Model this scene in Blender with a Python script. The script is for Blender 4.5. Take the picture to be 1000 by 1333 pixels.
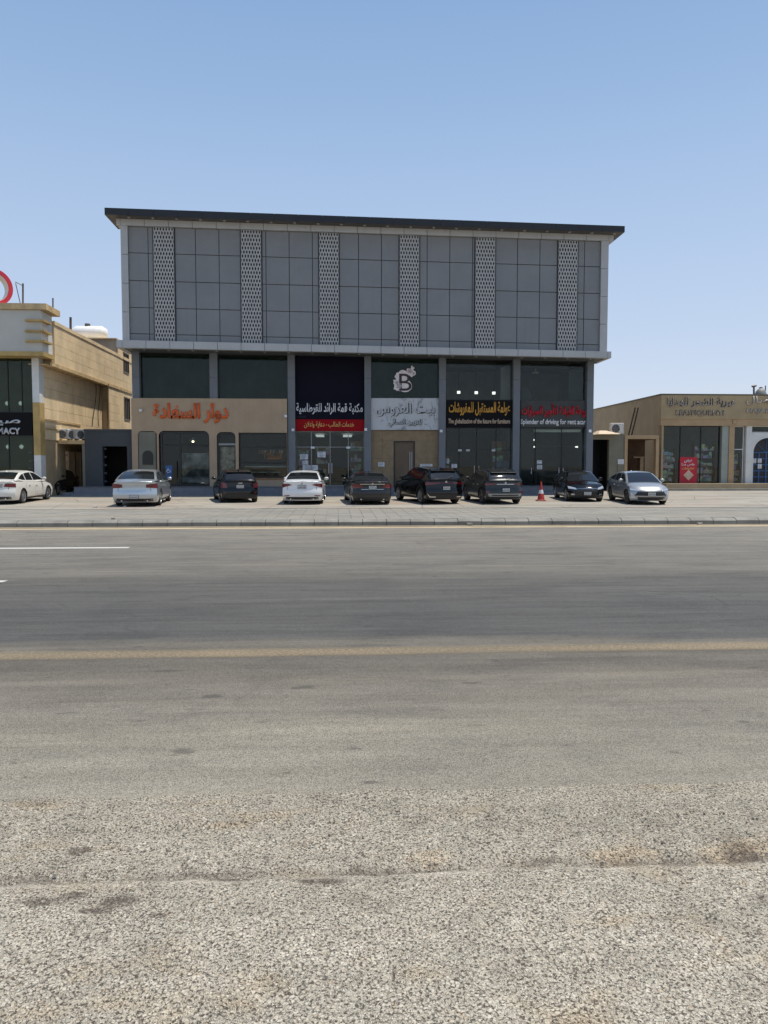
import bpy, bmesh, math, random, unicodedata
from mathutils import Vector, Matrix
random.seed(7)
R = math.radians
for o in list(bpy.data.objects): bpy.data.objects.remove(o)
scene = bpy.context.scene
C = scene.collection

# ---------------------------------------------------------------- camera, sky, sun, exposure
CAMH = 1.80; YAW = R(3.4); PITCH = math.atan(58.5/1000.0); FOC = 1000.0
cam_d = bpy.data.cameras.new('camera'); cam = bpy.data.objects.new('camera', cam_d); C.objects.link(cam)
cam.location = (0, 0, CAMH); cam.rotation_euler = (math.pi/2 - PITCH, 0, -YAW)
cam_d.sensor_fit = 'VERTICAL'; cam_d.sensor_height = 36.0; cam_d.lens = 36.0*FOC/1333.0
cam_d.clip_start = 0.05; cam_d.clip_end = 6000
scene.camera = cam
SUN = Vector((0.31, 0.045, 1.0)).normalized()
world = bpy.data.worlds.new('World'); scene.world = world; world.use_nodes = True
nt = world.node_tree; nt.nodes.clear()
wo = nt.nodes.new('ShaderNodeOutputWorld'); bg = nt.nodes.new('ShaderNodeBackground'); sky = nt.nodes.new('ShaderNodeTexSky')
sky.sky_type = 'NISHITA'; sky.sun_disc = False
sky.sun_elevation = math.asin(SUN.z); sky.sun_rotation = math.atan2(SUN.x, SUN.y)
sky.altitude = 600; sky.air_density = 1.0; sky.dust_density = 1.6; sky.ozone_density = 1.0
bg.inputs['Strength'].default_value = 0.14
tc_ = nt.nodes.new('ShaderNodeTexCoord'); sx_ = nt.nodes.new('ShaderNodeSeparateXYZ'); nt.links.new(tc_.outputs['Generated'], sx_.inputs[0])
cr_ = nt.nodes.new('ShaderNodeValToRGB'); nt.links.new(sx_.outputs[2], cr_.inputs[0]); cr_.color_ramp.interpolation = 'B_SPLINE'
K_ = 8.0                                     # dusty spring sky: pale at the horizon, bluer with height
cr_.color_ramp.elements[0].position = 0.0; cr_.color_ramp.elements[0].color = (5.1/K_, 5.5/K_, 6.3/K_, 1)
cr_.color_ramp.elements[1].position = 1.0; cr_.color_ramp.elements[1].color = (.95/K_, 1.9/K_, 4.0/K_, 1)
for q_, c_ in ((.06,(4.9,5.35,6.3)), (.16,(4.1,4.9,6.25)), (.30,(3.2,4.3,6.0)), (.42,(2.4,3.6,5.5)), (.55,(1.75,2.95,4.95))):
    e_ = cr_.color_ramp.elements.new(q_); e_.color = (*[v/K_ for v in c_], 1)
vm = nt.nodes.new('ShaderNodeVectorMath'); vm.operation = 'SCALE'; nt.links.new(cr_.outputs[0], vm.inputs[0]); vm.inputs[3].default_value = K_
hz = nt.nodes.new('ShaderNodeMix'); hz.data_type = 'RGBA'; hz.inputs[0].default_value = .82; nt.links.new(sky.outputs[0], hz.inputs[6]); nt.links.new(vm.outputs[0], hz.inputs[7])
nt.links.new(hz.outputs[2], bg.inputs[0]); nt.links.new(bg.outputs[0], wo.inputs[0])
sd = bpy.data.lights.new('sun', 'SUN'); sd.energy = 4.5; sd.angle = R(0.53); sd.color = (1.0, 0.93, 0.82)
so = bpy.data.objects.new('sun', sd); C.objects.link(so); so.rotation_euler = SUN.to_track_quat('Z', 'Y').to_euler()
scene.view_settings.view_transform = 'Standard'; scene.view_settings.look = 'None'
scene.view_settings.exposure = 0.0; scene.view_settings.gamma = 1.0; scene.view_settings.use_curve_mapping = False

# ---------------------------------------------------------------- geometry helpers
def ray(px, py):
    v = Vector((px-500.0, -(py-666.5), -FOC)).normalized()
    return cam.rotation_euler.to_matrix() @ v
def on_y(px, py, Y):                       # (x, z) where the sight line meets the vertical plane y = Y
    d = ray(px, py); t = Y/d.y
    return d.x*t, CAMH + d.z*t
def on_z(px, py, Z):
    d = ray(px, py); t = (Z-CAMH)/d.z
    return d.x*t, d.y*t
def on_x(px, py, X):
    d = ray(px, py); t = X/d.x
    return d.y*t, CAMH + d.z*t
def level(a, b, Y):                        # a nearly level line through two measured points of the facade
    x0, z0 = on_y(a[0], a[1], Y); x1, z1 = on_y(b[0], b[1], Y)
    return lambda x: z0 + (z1-z0)*(x-x0)/(x1-x0)
def val(f, x): return f(x) if callable(f) else f

class MB:
    def __init__(s): s.v = []; s.f = []; s.m = []; s.cur = 0
    def face(s, pts):
        n = len(s.v); s.v += [tuple(p) for p in pts]; s.f.append(tuple(range(n, n+len(pts)))); s.m.append(s.cur)
    def hexa(s, p):                        # p: 8 points, bottom ccw 0-3, top ccw 4-7
        n = len(s.v); s.v += [tuple(q) for q in p]
        for q in ((3,2,1,0),(4,5,6,7),(0,1,5,4),(1,2,6,5),(2,3,7,6),(3,0,4,7)):
            s.f.append(tuple(n+i for i in q)); s.m.append(s.cur)
    def box(s, x0, x1, y0, y1, zb, zt):
        if x1 < x0: x0, x1 = x1, x0
        if y1 < y0: y0, y1 = y1, y0
        a, b, c, d = val(zb,x0), val(zb,x1), val(zt,x0), val(zt,x1)
        s.hexa([(x0,y0,a),(x1,y0,b),(x1,y1,b),(x0,y1,a),(x0,y0,c),(x1,y0,d),(x1,y1,d),(x0,y1,c)])
        return s
    def tube(s, p, q, r, n=8, r2=None):
        p = Vector(p); q = Vector(q); d = (q-p).normalized()
        a = d.orthogonal().normalized(); b = d.cross(a); r2 = r if r2 is None else r2
        k = len(s.v)
        for (c, rr) in ((p, r), (q, r2)):
            for i in range(n):
                t = 2*math.pi*i/n; s.v.append(tuple(c + (a*math.cos(t)+b*math.sin(t))*rr))
        for i in range(n):
            j = (i+1) % n; s.f.append((k+i, k+j, k+n+j, k+n+i)); s.m.append(s.cur)
        s.f.append(tuple(k+i for i in range(n-1, -1, -1))); s.m.append(s.cur)
        s.f.append(tuple(k+n+i for i in range(n))); s.m.append(s.cur)
        return s
    def lathe(s, prof, axis='z', c=(0,0,0), n=20, seg=None):
        k = len(s.v); m = len(prof)
        for i in range(n):
            t = 2*math.pi*i/n; ct, st = math.cos(t), math.sin(t)
            for (r, h) in prof:
                if axis == 'z': p = (r*ct, r*st, h)
                elif axis == 'y': p = (r*ct, h, r*st)
                else: p = (h, r*ct, r*st)
                s.v.append((p[0]+c[0], p[1]+c[1], p[2]+c[2]))
        for i in range(n):
            j = (i+1) % n
            for q in range(m-1):
                s.f.append((k+i*m+q, k+j*m+q, k+j*m+q+1, k+i*m+q+1)); s.m.append(s.cur)
        return s
    def prism(s, poly, y0, y1):            # poly in (x, z)
        n = len(poly); k = len(s.v)
        s.v += [(p[0], y0, p[1]) for p in poly] + [(p[0], y1, p[1]) for p in poly]
        s.f.append(tuple(k+i for i in range(n))); s.m.append(s.cur)
        s.f.append(tuple(k+n+i for i in range(n-1, -1, -1))); s.m.append(s.cur)
        for i in range(n):
            j = (i+1) % n; s.f.append((k+i, k+n+i, k+n+j, k+j)); s.m.append(s.cur)
        return s
    def mesh(s, name, mats, smooth=None, bevel=None):
        me = bpy.data.meshes.new(name); me.from_pydata(s.v, [], s.f)
        for m in (mats if isinstance(mats, (list, tuple)) else [mats]): me.materials.append(m)
        me.polygons.foreach_set('material_index', s.m)
        bm = bmesh.new(); bm.from_mesh(me)
        if smooth is not None or bevel: bmesh.ops.remove_doubles(bm, verts=bm.verts, dist=1e-5)
        if bevel: bmesh.ops.bevel(bm, geom=[e for e in bm.edges if len(e.link_faces) == 2 and e.calc_face_angle(0) > 0.6], offset=bevel, segments=1 if smooth is None else 2, affect='EDGES')
        bmesh.ops.recalc_face_normals(bm, faces=bm.faces)
        if smooth is not None:
            for f in bm.faces: f.smooth = True
            for e in bm.edges:
                if len(e.link_faces) == 2 and e.calc_face_angle(0) > R(smooth): e.smooth = False
        bm.to_mesh(me); bm.free(); me.update()
        return me
    def build(s, name, mats, parent=None, **k):
        return put(name, s.mesh(name, mats, **k), parent)

def put(name, me, parent=None):
    o = bpy.data.objects.new(name, me); C.objects.link(o)
    if parent is not None:
        o.parent = parent
        if parent.get('worldly'):          # children of things built in world coordinates
            b = Vector(parent['base']); o.location = -b
    return o
def sub(o):                                # let a mesh part carry sub-parts in the same coordinates
    o['base'] = (0.0, 0.0, 0.0); o['worldly'] = 1; return o
def tag(o, label=None, cat=None, group=None, kind=None):
    if label: o['label'] = label
    if cat: o['category'] = cat
    if group: o['group'] = group
    if kind: o['kind'] = kind
    return o
def thing(name, label, cat, base=(0,0,0), group=None, worldly=True):
    o = bpy.data.objects.new(name, None); C.objects.link(o); o.location = base; o.empty_display_size = 0.3
    if worldly: o['worldly'] = 1; o['base'] = tuple(float(b) for b in base)
    return tag(o, label, cat, group)
def struct(name, parent_kind='structure', base=(0,0,0)):
    o = bpy.data.objects.new(name, None); C.objects.link(o); o.location = base
    o['worldly'] = 1; o['base'] = tuple(float(b) for b in base); o['kind'] = 'structure'; return o

# ---------------------------------------------------------------- materials
class NT:
    def __init__(s, name):
        s.m = bpy.data.materials.new(name); s.m.use_nodes = True; s.t = s.m.node_tree; s.t.nodes.clear()
        s.out = s.n('ShaderNodeOutputMaterial')
    def n(s, t, **k):
        x = s.t.nodes.new(t)
        for a, b in k.items(): setattr(x, a, b)
        return x
    def l(s, a, b): s.t.links.new(a, b)
    def setv(s, sock, v):
        if isinstance(v, bpy.types.NodeSocket): s.l(v, sock)
        elif isinstance(v, (tuple, list)) and len(v) == 3 and sock.type == 'RGBA': sock.default_value = (*v, 1)
        else: sock.default_value = v
    def pos(s, obj=False):
        if obj: return s.n('ShaderNodeTexCoord').outputs['Object']
        return s.n('ShaderNodeNewGeometry').outputs['Position']
    def scale(s, v, sc, off=(0,0,0)):
        m = s.n('ShaderNodeMapping'); s.l(v, m.inputs[0]); m.inputs['Scale'].default_value = sc; m.inputs['Location'].default_value = off
        return m.outputs[0]
    def noise(s, v, sc, det=3, rough=.55, dist=0):
        x = s.n('ShaderNodeTexNoise'); s.l(v, x.inputs['Vector']); x.inputs['Scale'].default_value = sc
        x.inputs['Detail'].default_value = det; x.inputs['Roughness'].default_value = rough; x.inputs['Distortion'].default_value = dist
        return x.outputs['Fac']
    def vor(s, v, sc, feat='F1', out='Distance', rnd=1.0):
        x = s.n('ShaderNodeTexVoronoi', feature=feat); s.l(v, x.inputs['Vector']); x.inputs['Scale'].default_value = sc
        x.inputs['Randomness'].default_value = rnd
        return x.outputs[out]
    def math(s, op, a, b=0.0, clamp=False):
        x = s.n('ShaderNodeMath', operation=op, use_clamp=clamp); s.setv(x.inputs[0], a); s.setv(x.inputs[1], b); return x.outputs[0]
    def rng(s, v, a, b, c=0.0, d=1.0, smooth=True):
        x = s.n('ShaderNodeMapRange'); x.interpolation_type = 'SMOOTHSTEP' if smooth else 'LINEAR'
        s.l(v, x.inputs[0])
        for i, q in enumerate((a, b, c, d)): x.inputs[i+1].default_value = q
        return x.outputs[0]
    def mix(s, f, a, b, mode='MIX'):
        x = s.n('ShaderNodeMix', data_type='RGBA', blend_type=mode); s.setv(x.inputs[0], f); s.setv(x.inputs[6], a); s.setv(x.inputs[7], b)
        return x.outputs[2]
    def sep(s, v):
        x = s.n('ShaderNodeSeparateXYZ'); s.l(v, x.inputs[0]); return x.outputs
    def bump(s, h, st, dist=.01):
        x = s.n('ShaderNodeBump'); s.l(h, x.inputs['Height']); x.inputs['Strength'].default_value = st; x.inputs['Distance'].default_value = dist
        return x.outputs[0]
    def bsdf(s, col, rough=.6, metal=0.0, normal=None, coat=0.0, spec=.5, emis=None, es=0.0):
        p = s.n('ShaderNodeBsdfPrincipled'); s.setv(p.inputs['Base Color'], col); s.setv(p.inputs['Roughness'], rough)
        s.setv(p.inputs['Metallic'], metal); p.inputs['Specular IOR Level'].default_value = spec
        if coat: p.inputs['Coat Weight'].default_value = coat; p.inputs['Coat Roughness'].default_value = .04
        if normal is not None: s.l(normal, p.inputs['Normal'])
        if emis: p.inputs['Emission Color'].default_value = (*emis, 1); p.inputs['Emission Strength'].default_value = es
        s.l(p.outputs[0], s.out.inputs[0]); return s.m

def simple(name, col, rough=.6, metal=0., var=.12, sc=2.0, bump=0., bsc=60., spec=.5, coat=0., obj=False, streak=0.):
    n = NT(name); p = n.pos(obj)
    f = n.rng(n.noise(p, sc, 4, .6), .3, .7)
    dk = tuple(c*(1-var) for c in col); lt = tuple(min(1, c*(1+var*.7)) for c in col)
    c = n.mix(f, dk, lt)
    if streak:
        g = n.rng(n.noise(n.scale(p, (5, 5, .25)), 1.0, 4, .6), .52, .75)
        c = n.mix(n.math('MULTIPLY', g, streak), c, tuple(q*.55 for q in col))
    nm = n.bump(n.noise(p, bsc, 3), bump) if bump else None
    r = n.math('ADD', n.math('MULTIPLY', f, .08), rough-.04)
    return n.bsdf(c, r, metal, nm, coat, spec)

M = {}
M['panel'] = simple('grey_aluminium_panel', (.222,.228,.230), .62, 0., .07, .8, streak=.12)
M['panel_joint'] = simple('dark_joint', (.105,.108,.112), .8)
M['trim'] = simple('pale_aluminium_trim', (.44, .44, .43), .45, 0., .06, 1.2, streak=.18)
M['column'] = simple('blue_grey_cladding', (.150, .163, .178), .48, 0., .08, 1.5, streak=.15)
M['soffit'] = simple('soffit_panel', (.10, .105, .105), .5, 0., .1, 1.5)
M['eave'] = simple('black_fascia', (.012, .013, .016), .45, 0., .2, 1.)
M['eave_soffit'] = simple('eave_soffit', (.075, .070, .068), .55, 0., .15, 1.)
M['lattice'] = simple('white_lattice', (.43, .425, .41), .6, 0., .08, 3)
M['dark'] = simple('black_paint', (.008, .008, .009), .5)
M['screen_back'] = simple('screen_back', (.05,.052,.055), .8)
M['white_light'] = simple('white_fitting', (.75, .75, .73), .35)
M['beige'] = simple('beige_render', (.43,.315,.205), .8, 0., .08, 1.3, bump=.15, bsc=90, streak=.15)
M['tan_stone'] = simple('tan_stone_cladding', (.27, .19, .105), .7, 0., .15, 2.5, bump=.15, bsc=40)
M['door_brown'] = simple('brown_door', (.13, .085, .048), .45, 0., .15, 3)
M['black_frame'] = simple('black_frame', (.008, .008, .008), .35)
M['grey_frame'] = simple('grey_frame', (.25, .26, .26), .35, .3)
M['stone_step'] = simple('grey_stone_step', (.17, .18, .20), .55, 0., .12, 4, bump=.1)
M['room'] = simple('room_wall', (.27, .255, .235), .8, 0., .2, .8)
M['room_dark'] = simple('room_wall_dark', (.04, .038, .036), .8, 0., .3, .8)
M['curtain'] = simple('dark_green_film', (.085, .105, .092), .7, 0., .4, .7)
M['navy'] = simple('navy_black_board', (.005, .005, .014), .6, spec=.12)
M['red'] = simple('red_board', (.30, .004, .008), .6, 0., .08, spec=.12)
M['signblack'] = simple('black_board', (.008, .008, .009), .6, spec=.12)
M['signgrey'] = simple('grey_board', (.075, .078, .074), .6, spec=.15)
M['orange'] = simple('orange_letter', (.78,.13,.02), .45)
M['letter_white'] = simple('white_letter', (.82, .82, .82), .4)
M['letter_yellow'] = simple('yellow_letter', (.72, .36, .05), .4)
M['letter_yellow2'] = simple('pale_yellow_letter', (.75, .5, .16), .4)
M['letter_red'] = simple('red_letter', (.55, .008, .02), .4)
M['letter_cream'] = simple('cream_letter', (.62, .46, .33), .4)
M['letter_brown'] = simple('brown_letter', (.045, .022, .016), .4)
M['letter_steel'] = simple('steel_letter', (.36,.33,.29), .4)
M['letter_silver'] = simple('silver_letter', (.55, .55, .55), .35)
M['blue_sticker'] = simple('blue_sticker', (.02, .10, .28), .4)
M['paper'] = simple('paper', (.62, .63, .64), .7)
M['gate_grey'] = simple('dark_grey_render', (.062, .068, .073), .7, 0., .1, 1.2, streak=.1)
M['tan_wall'] = simple('tan_limestone', (.77, .60, .37), .8, 0., .13, 1.1, bump=.2, bsc=40, streak=.12)
M['tan_joint'] = simple('tan_mortar', (.42, .31, .18), .9)
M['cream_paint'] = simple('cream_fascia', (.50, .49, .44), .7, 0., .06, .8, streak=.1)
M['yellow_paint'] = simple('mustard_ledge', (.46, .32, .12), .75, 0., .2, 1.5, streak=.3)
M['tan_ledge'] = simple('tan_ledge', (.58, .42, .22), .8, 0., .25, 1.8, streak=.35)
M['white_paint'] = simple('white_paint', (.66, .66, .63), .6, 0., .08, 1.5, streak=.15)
M['right_wall'] = simple('brown_render', (.42,.315,.19), .85, 0., .12, .9, bump=.15, bsc=60, streak=.2)
M['right_sign'] = simple('brown_sign_wall', (.40,.305,.175), .8, 0., .12, .9, streak=.1)
M['sage'] = simple('sage_wall', (.20, .19, .145), .8, 0., .12, 1.2, streak=.15)
M['peach'] = simple('peach_render', (.43, .30, .17), .8, 0., .12, 1.2)
M['inner_brown'] = simple('inner_brown_wall', (.10, .052, .026), .85, 0., .3, 1)
M['sage_tile'] = simple('pale_green_tile', (.30, .33, .29), .5, 0., .1, 1.5)
M['blue_door'] = simple('blue_door', (.025, .10, .25), .45, 0., .2, 2)
M['poster_red'] = simple('red_poster', (.48, .01, .03), .5)
M['ac_white'] = simple('ac_casing', (.55, .54, .50), .5, 0., .15, 4)
M['ac_blade'] = simple('ac_blade', (.16,.155,.15), .5)
M['ac_dark'] = simple('ac_grille', (.05, .05, .05), .5)
M['tank'] = simple('white_tank', (.85, .85, .83), .5, 0., .05, 2)
M['steel'] = simple('rusty_steel', (.16, .13, .11), .6, .3, .3, 6)
M['cone_red'] = simple('cone_red', (.42, .04, .03), .5, 0., .12, 8)
M['cone_white'] = simple('cone_white', (.72, .70, .68), .4)
M['cable'] = simple('cable', (.04, .035, .03), .6)
M['matt_black'] = simple('matt_black', (.02,.016,.013), .95, spec=.05)
M['pink_ring'] = simple('red_letter_rim', (.62, .03, .05), .4)
M['wood'] = simple('wood_shelf', (.25, .12, .05), .5)
M['goods'] = None

def glass(name, tint, refl=1.0, rough=0.0):
    n = NT(name); fr = n.n('ShaderNodeFresnel'); fr.inputs[0].default_value = 1.42
    f = n.math('MULTIPLY', fr.outputs[0], .72*refl, True)
    t = n.n('ShaderNodeBsdfTransparent'); n.setv(t.inputs[0], tint)
    g = n.n('ShaderNodeBsdfGlossy'); g.inputs['Roughness'].default_value = rough; g.inputs[0].default_value = (.9,.95,.95,1)
    w = n.bump(n.noise(n.pos(), .7, 2), .03, .05); n.l(w, g.inputs['Normal'])
    x = n.n('ShaderNodeMixShader'); n.l(f, x.inputs[0]); n.l(t.outputs[0], x.inputs[1]); n.l(g.outputs[0], x.inputs[2])
    n.l(x.outputs[0], n.out.inputs[0]); return n.m
M['glass'] = glass('shop_glass', (.82,.86,.83))
M['glass_dark'] = glass('tinted_glass', (.56, .64, .60))

def goods():
    n = NT('shelf_goods'); p = n.pos()
    v = n.n('ShaderNodeTexVoronoi'); n.l(n.scale(p, (3.2, 3.2, 2.4)), v.inputs[0]); v.inputs['Scale'].default_value = 1.6
    h = n.n('ShaderNodeHueSaturation'); h.inputs['Saturation'].default_value = .55; h.inputs['Value'].default_value = .75; n.l(v.outputs['Color'], h.inputs['Color'])
    return n.bsdf(h.outputs[0], .6)
M['goods'] = goods()

def marble():
    n = NT('white_marble'); p = n.pos()
    w = n.noise(n.scale(p, (1.1, 1, .55)), 1.2, 5, .6, 1.6)
    a = n.math('ABSOLUTE', n.math('SUBTRACT', w, .5)); v = n.rng(a, .0, .022, 1, 0)
    m = n.rng(n.noise(p, 1.3, 2), .42, .6)
    return n.bsdf(n.mix(n.math('MULTIPLY', n.math('MULTIPLY', v, m), .8), (.50, .51, .52), (.11, .11, .12)), .3)
M['marble'] = marble()
def stone_pieces():
    n = NT('rough_stone'); p = n.pos(); v = n.vor(p, 3.4, out='Color'); e = n.vor(p, 3.4, 'DISTANCE_TO_EDGE')
    h = n.n('ShaderNodeHueSaturation'); h.inputs['Saturation'].default_value = 0.0; n.l(v, h.inputs['Color'])
    c = n.mix(h.outputs[0], (.22,.17,.12), (.50,.42,.32)); c = n.mix(n.rng(e, 0, .06), (.10,.08,.06), c)
    return n.bsdf(c, .85, normal=n.bump(e, .5, .05))
M['stone'] = stone_pieces()

def asphalt():
    n = NT('asphalt'); p = n.pos(); s = n.sep(p); y = s[1]
    pw = n.math('ADD', y, n.math('MULTIPLY', n.math('SUBTRACT', n.noise(n.scale(p, (.15, .7, 1)), 1.0, 4), .5), 1.3))
    # lanes: worn old carpet near, darker strip past the centre line, paler lane by the kerb
    r = n.n('ShaderNodeValToRGB'); n.l(n.rng(pw, 4, 24, 0, 1, False), r.inputs[0])
    cr = r.color_ramp; cr.elements[0].position = 0; cr.elements[0].color = (.225,.207,.175,1); cr.elements[1].position = 1; cr.elements[1].color = (.20,.185,.162,1)
    for q, c in ((.05,(.205,.190,.160)), (.09,(.175,.160,.135)), (.13,(.135,.122,.104)), (.165,(.112,.103,.090)), (.185,(.135,.124,.106)), (.20,(.082,.081,.079)),
                 (.27,(.078,.077,.075)), (.34,(.090,.088,.085)), (.40,(.095,.092,.086)), (.46,(.138,.130,.116)), (.60,(.150,.142,.128)), (.85,(.178,.168,.150))):
        e = cr.elements.new(q); e.color = (*c, 1)
    c = r.outputs[0]
    st = n.noise(n.scale(p, (.25, 3.2, 1)), 1.3, 6, .68)
    c = n.mix(n.rng(st, .36, .66, .0, .32), c, n.mix(1.0, c, (.55,.54,.53), 'MULTIPLY'))
    pa = n.noise(n.scale(p, (.55, 1.1, 1), (2,5,0)), 1.0, 6, .7); c = n.mix(n.rng(pa, .45, .66, 0, .75), c, n.mix(1.0, c, (.72,.73,.76), 'MULTIPLY'))
    c = n.mix(n.math('MULTIPLY', n.rng(n.noise(p, 9, 5, .75), .52, .72), .35), c, n.mix(1.0, c, (.6,.6,.6), 'MULTIPLY'))
    st2 = n.noise(n.scale(p, (.12, 1.2, 1), (7,3,0)), 2.1, 5, .6)
    c = n.mix(n.rng(st2, .50, .72, .0, .8), c, n.mix(1.0, c, (1.32,1.3,1.25), 'MULTIPLY'))
    c = n.mix(1.0, c, (.83,.82,.79), 'MULTIPLY')
    ag = n.noise(p, 140, 2, .6); sp = n.vor(p, 190, out='Color')
    hs = n.n('ShaderNodeHueSaturation'); hs.inputs['Saturation'].default_value = 0; n.l(sp, hs.inputs['Color'])
    c = n.mix(n.rng(hs.outputs[0], .72, .8, 0, 1), c, n.mix(1.0, c, (1.9,1.9,1.85), 'MULTIPLY'))
    c = n.mix(n.rng(ag, .32, .48, .8, 0), c, n.mix(1.0, c, (.42,.41,.40), 'MULTIPLY'))
    wq = n.n('ShaderNodeVectorMath', operation='MULTIPLY_ADD'); nn = n.n('ShaderNodeTexNoise'); n.l(n.scale(p, (.6,.6,1)), nn.inputs['Vector']); nn.inputs['Scale'].default_value = 2.0; nn.inputs['Detail'].default_value = 6
    n.l(nn.outputs['Color'], wq.inputs[0]); wq.inputs[1].default_value = (.9,.9,0); n.l(p, wq.inputs[2])
    ck = n.vor(n.scale(wq.outputs[0], (.16,.42,1)), 1.0, 'DISTANCE_TO_EDGE'); c = n.mix(n.math('MULTIPLY', n.rng(ck, 0, .007, 1, 0), n.rng(n.noise(n.scale(p,(.3,.3,1)), 1.0, 3), .5, .62, 0, .55)), c, (.04,.037,.033))
    pt = n.noise(n.scale(p, (1.0, 2.2, 1)), 2.3, 3, .5)
    c = n.mix(n.rng(pt, .65, .71, 0, .55), c, (.06,.056,.05))
    hh = n.math('ADD', n.noise(p, 70, 4, .7), n.math('MULTIPLY', ag, .5))
    return n.bsdf(c, n.rng(st, .3, .7, .78, .92), 0, n.bump(hh, .55, .012), spec=.3)
M['asphalt'] = asphalt()

def chipseal():
    n = NT('chip_seal'); p0 = n.pos()
    wv = n.n('ShaderNodeTexNoise'); n.l(p0, wv.inputs['Vector']); wv.inputs['Scale'].default_value = 45
    ad = n.n('ShaderNodeVectorMath', operation='MULTIPLY_ADD'); n.l(wv.outputs['Color'], ad.inputs[0]); ad.inputs[1].default_value = (.014,.014,0); n.l(p0, ad.inputs[2])
    p = ad.outputs[0]
    ms = n.rng(n.noise(n.scale(p0, (1, 1.3, 1)), 5.5, 4, .6), .47, .56)
    def two(a, b_): x = n.n('ShaderNodeMix', data_type='FLOAT'); n.l(ms, x.inputs[0]); n.l(a, x.inputs[2]); n.l(b_, x.inputs[3]); return x.outputs[0]
    e = two(n.vor(p, 66, 'DISTANCE_TO_EDGE'), n.vor(p, 108, 'DISTANCE_TO_EDGE')); idc = n.mix(ms, n.vor(p, 66, out='Color'), n.vor(p, 108, out='Color'))
    nz = n.noise(p0, 88, 2.2, .55, .5); nf = n.noise(p0, 210, 2, .6)
    hs = n.n('ShaderNodeSeparateColor'); n.l(idc, hs.inputs[0])
    stone = n.mix(hs.outputs[0], (.49,.432,.33), (.69,.63,.51)); stone = n.mix(n.rng(hs.outputs[1], .84, .97, 0, .6), stone, (.26,.235,.20))
    stone = n.mix(n.rng(hs.outputs[2], .93, .99, 0, .5), stone, (.45,.30,.18))
    stone = n.mix(n.rng(nf, .3, .7, .35, 0), stone, (.22,.20,.165))
    gap = n.math('MAXIMUM', n.rng(nz, .365, .465, 1, 0), n.math('MULTIPLY', n.rng(e, .0, .10, 1, 0), n.rng(nz, .40, .58, .6, 0)))
    big = n.noise(n.scale(p0, (.5, 1.4, 1)), 1.1, 4, .6)
    c = n.mix(n.math('MULTIPLY', gap, .90, True), stone, (.075,.060,.043))
    c = n.mix(n.rng(big, .38, .66, .0, .22), c, n.mix(1.0, c, (.55,.54,.53), 'MULTIPLY'))
    far = n.rng(n.sep(p0)[1], 2.6, 4.2, 0, .42)
    c = n.mix(far, c, n.mix(1.0, c, (.72,.71,.69), "MULTIPLY"))
    yl = n.noise(n.scale(p0, (1, 1.6, 1), (3,1,0)), 1.5, 3)
    c = n.mix(n.rng(yl, .53, .72, 0, .5), c, n.mix(1.0, c, (1.0,.80,.56), 'MULTIPLY'))
    gg = n.noise(n.scale(p0, (1, 2, 1), (11,4,0)), 2.2, 5, .65); c = n.mix(n.rng(gg, .52, .68, 0, .5), c, n.mix(1.0, c, (.70,.69,.68), 'MULTIPLY'))
    # oil and dirt stains with their own shapes
    s = n.sep(p0); tot = None
    wob = n.math('MULTIPLY', n.math('SUBTRACT', n.noise(p0, 9, 5, .7), .5), 1.5)
    for (px, py, rx, ry) in ((105,1110,.075,.05), (58,1183,.13,.035), (95,1176,.06,.03), (125,1196,.10,.03), (158,1184,.10,.06), (965,1112,.10,.10), (205,1203,.05,.02),(420,1155,.13,.045),(300,1150,.10,.05),(1000,1180,.06,.05)):
        X, Y = on_z(px, py, 0)
        a = n.math('DIVIDE', n.math('SUBTRACT', s[0], X), rx); b = n.math('DIVIDE', n.math('SUBTRACT', s[1], Y), ry)
        d = n.math('ADD', n.math('SQRT', n.math('ADD', n.math('MULTIPLY', a, a), n.math('MULTIPLY', b, b))), wob)
        q = n.rng(d, .55, 1.1, .95, 0); tot = q if tot is None else n.math('MAXIMUM', tot, q)
    tot = n.math('MULTIPLY', tot, n.rng(n.noise(p0, 26, 4, .7), .34, .55, .25, 1)); c = n.mix(tot, c, n.mix(.78, c, (.085,.062,.047)))
    lw = n.math('ADD', s[1], n.math('MULTIPLY', n.math('SUBTRACT', n.noise(n.scale(p0, (1.4, .3, 1)), 1.0, 6, .7), .5), .30))
    lm = n.math('MULTIPLY', n.rng(n.math('ABSOLUTE', n.math('SUBTRACT', lw, 3.33)), .0, .06, 1, 0), n.rng(n.noise(n.scale(p0, (2, 2, 1)), 1.2, 4), .35, .6, .2, .85))
    c = n.mix(lm, c, n.mix(.7, c, (.13,.105,.085)))  # shade behind the worn lip, painted dark
    lb = n.rng(n.math('ABSOLUTE', n.math('SUBTRACT', lw, 3.235)), .0, .035, .55, 0); c = n.mix(n.math('MULTIPLY', lb, n.rng(n.noise(n.scale(p0, (3,1,1)), 1.0, 4), .4, .62)), c, (.66,.59,.47))  # lit edge of the worn lip, painted pale
    h = n.math('SUBTRACT', n.math('ADD', n.rng(e, 0, .25), n.math('MULTIPLY', nf, .25)), n.math('MULTIPLY', gap, 1.6))
    return n.bsdf(c, .85, 0, n.bump(h, .75, .007), spec=.25)
M['chip'] = chipseal()

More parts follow.
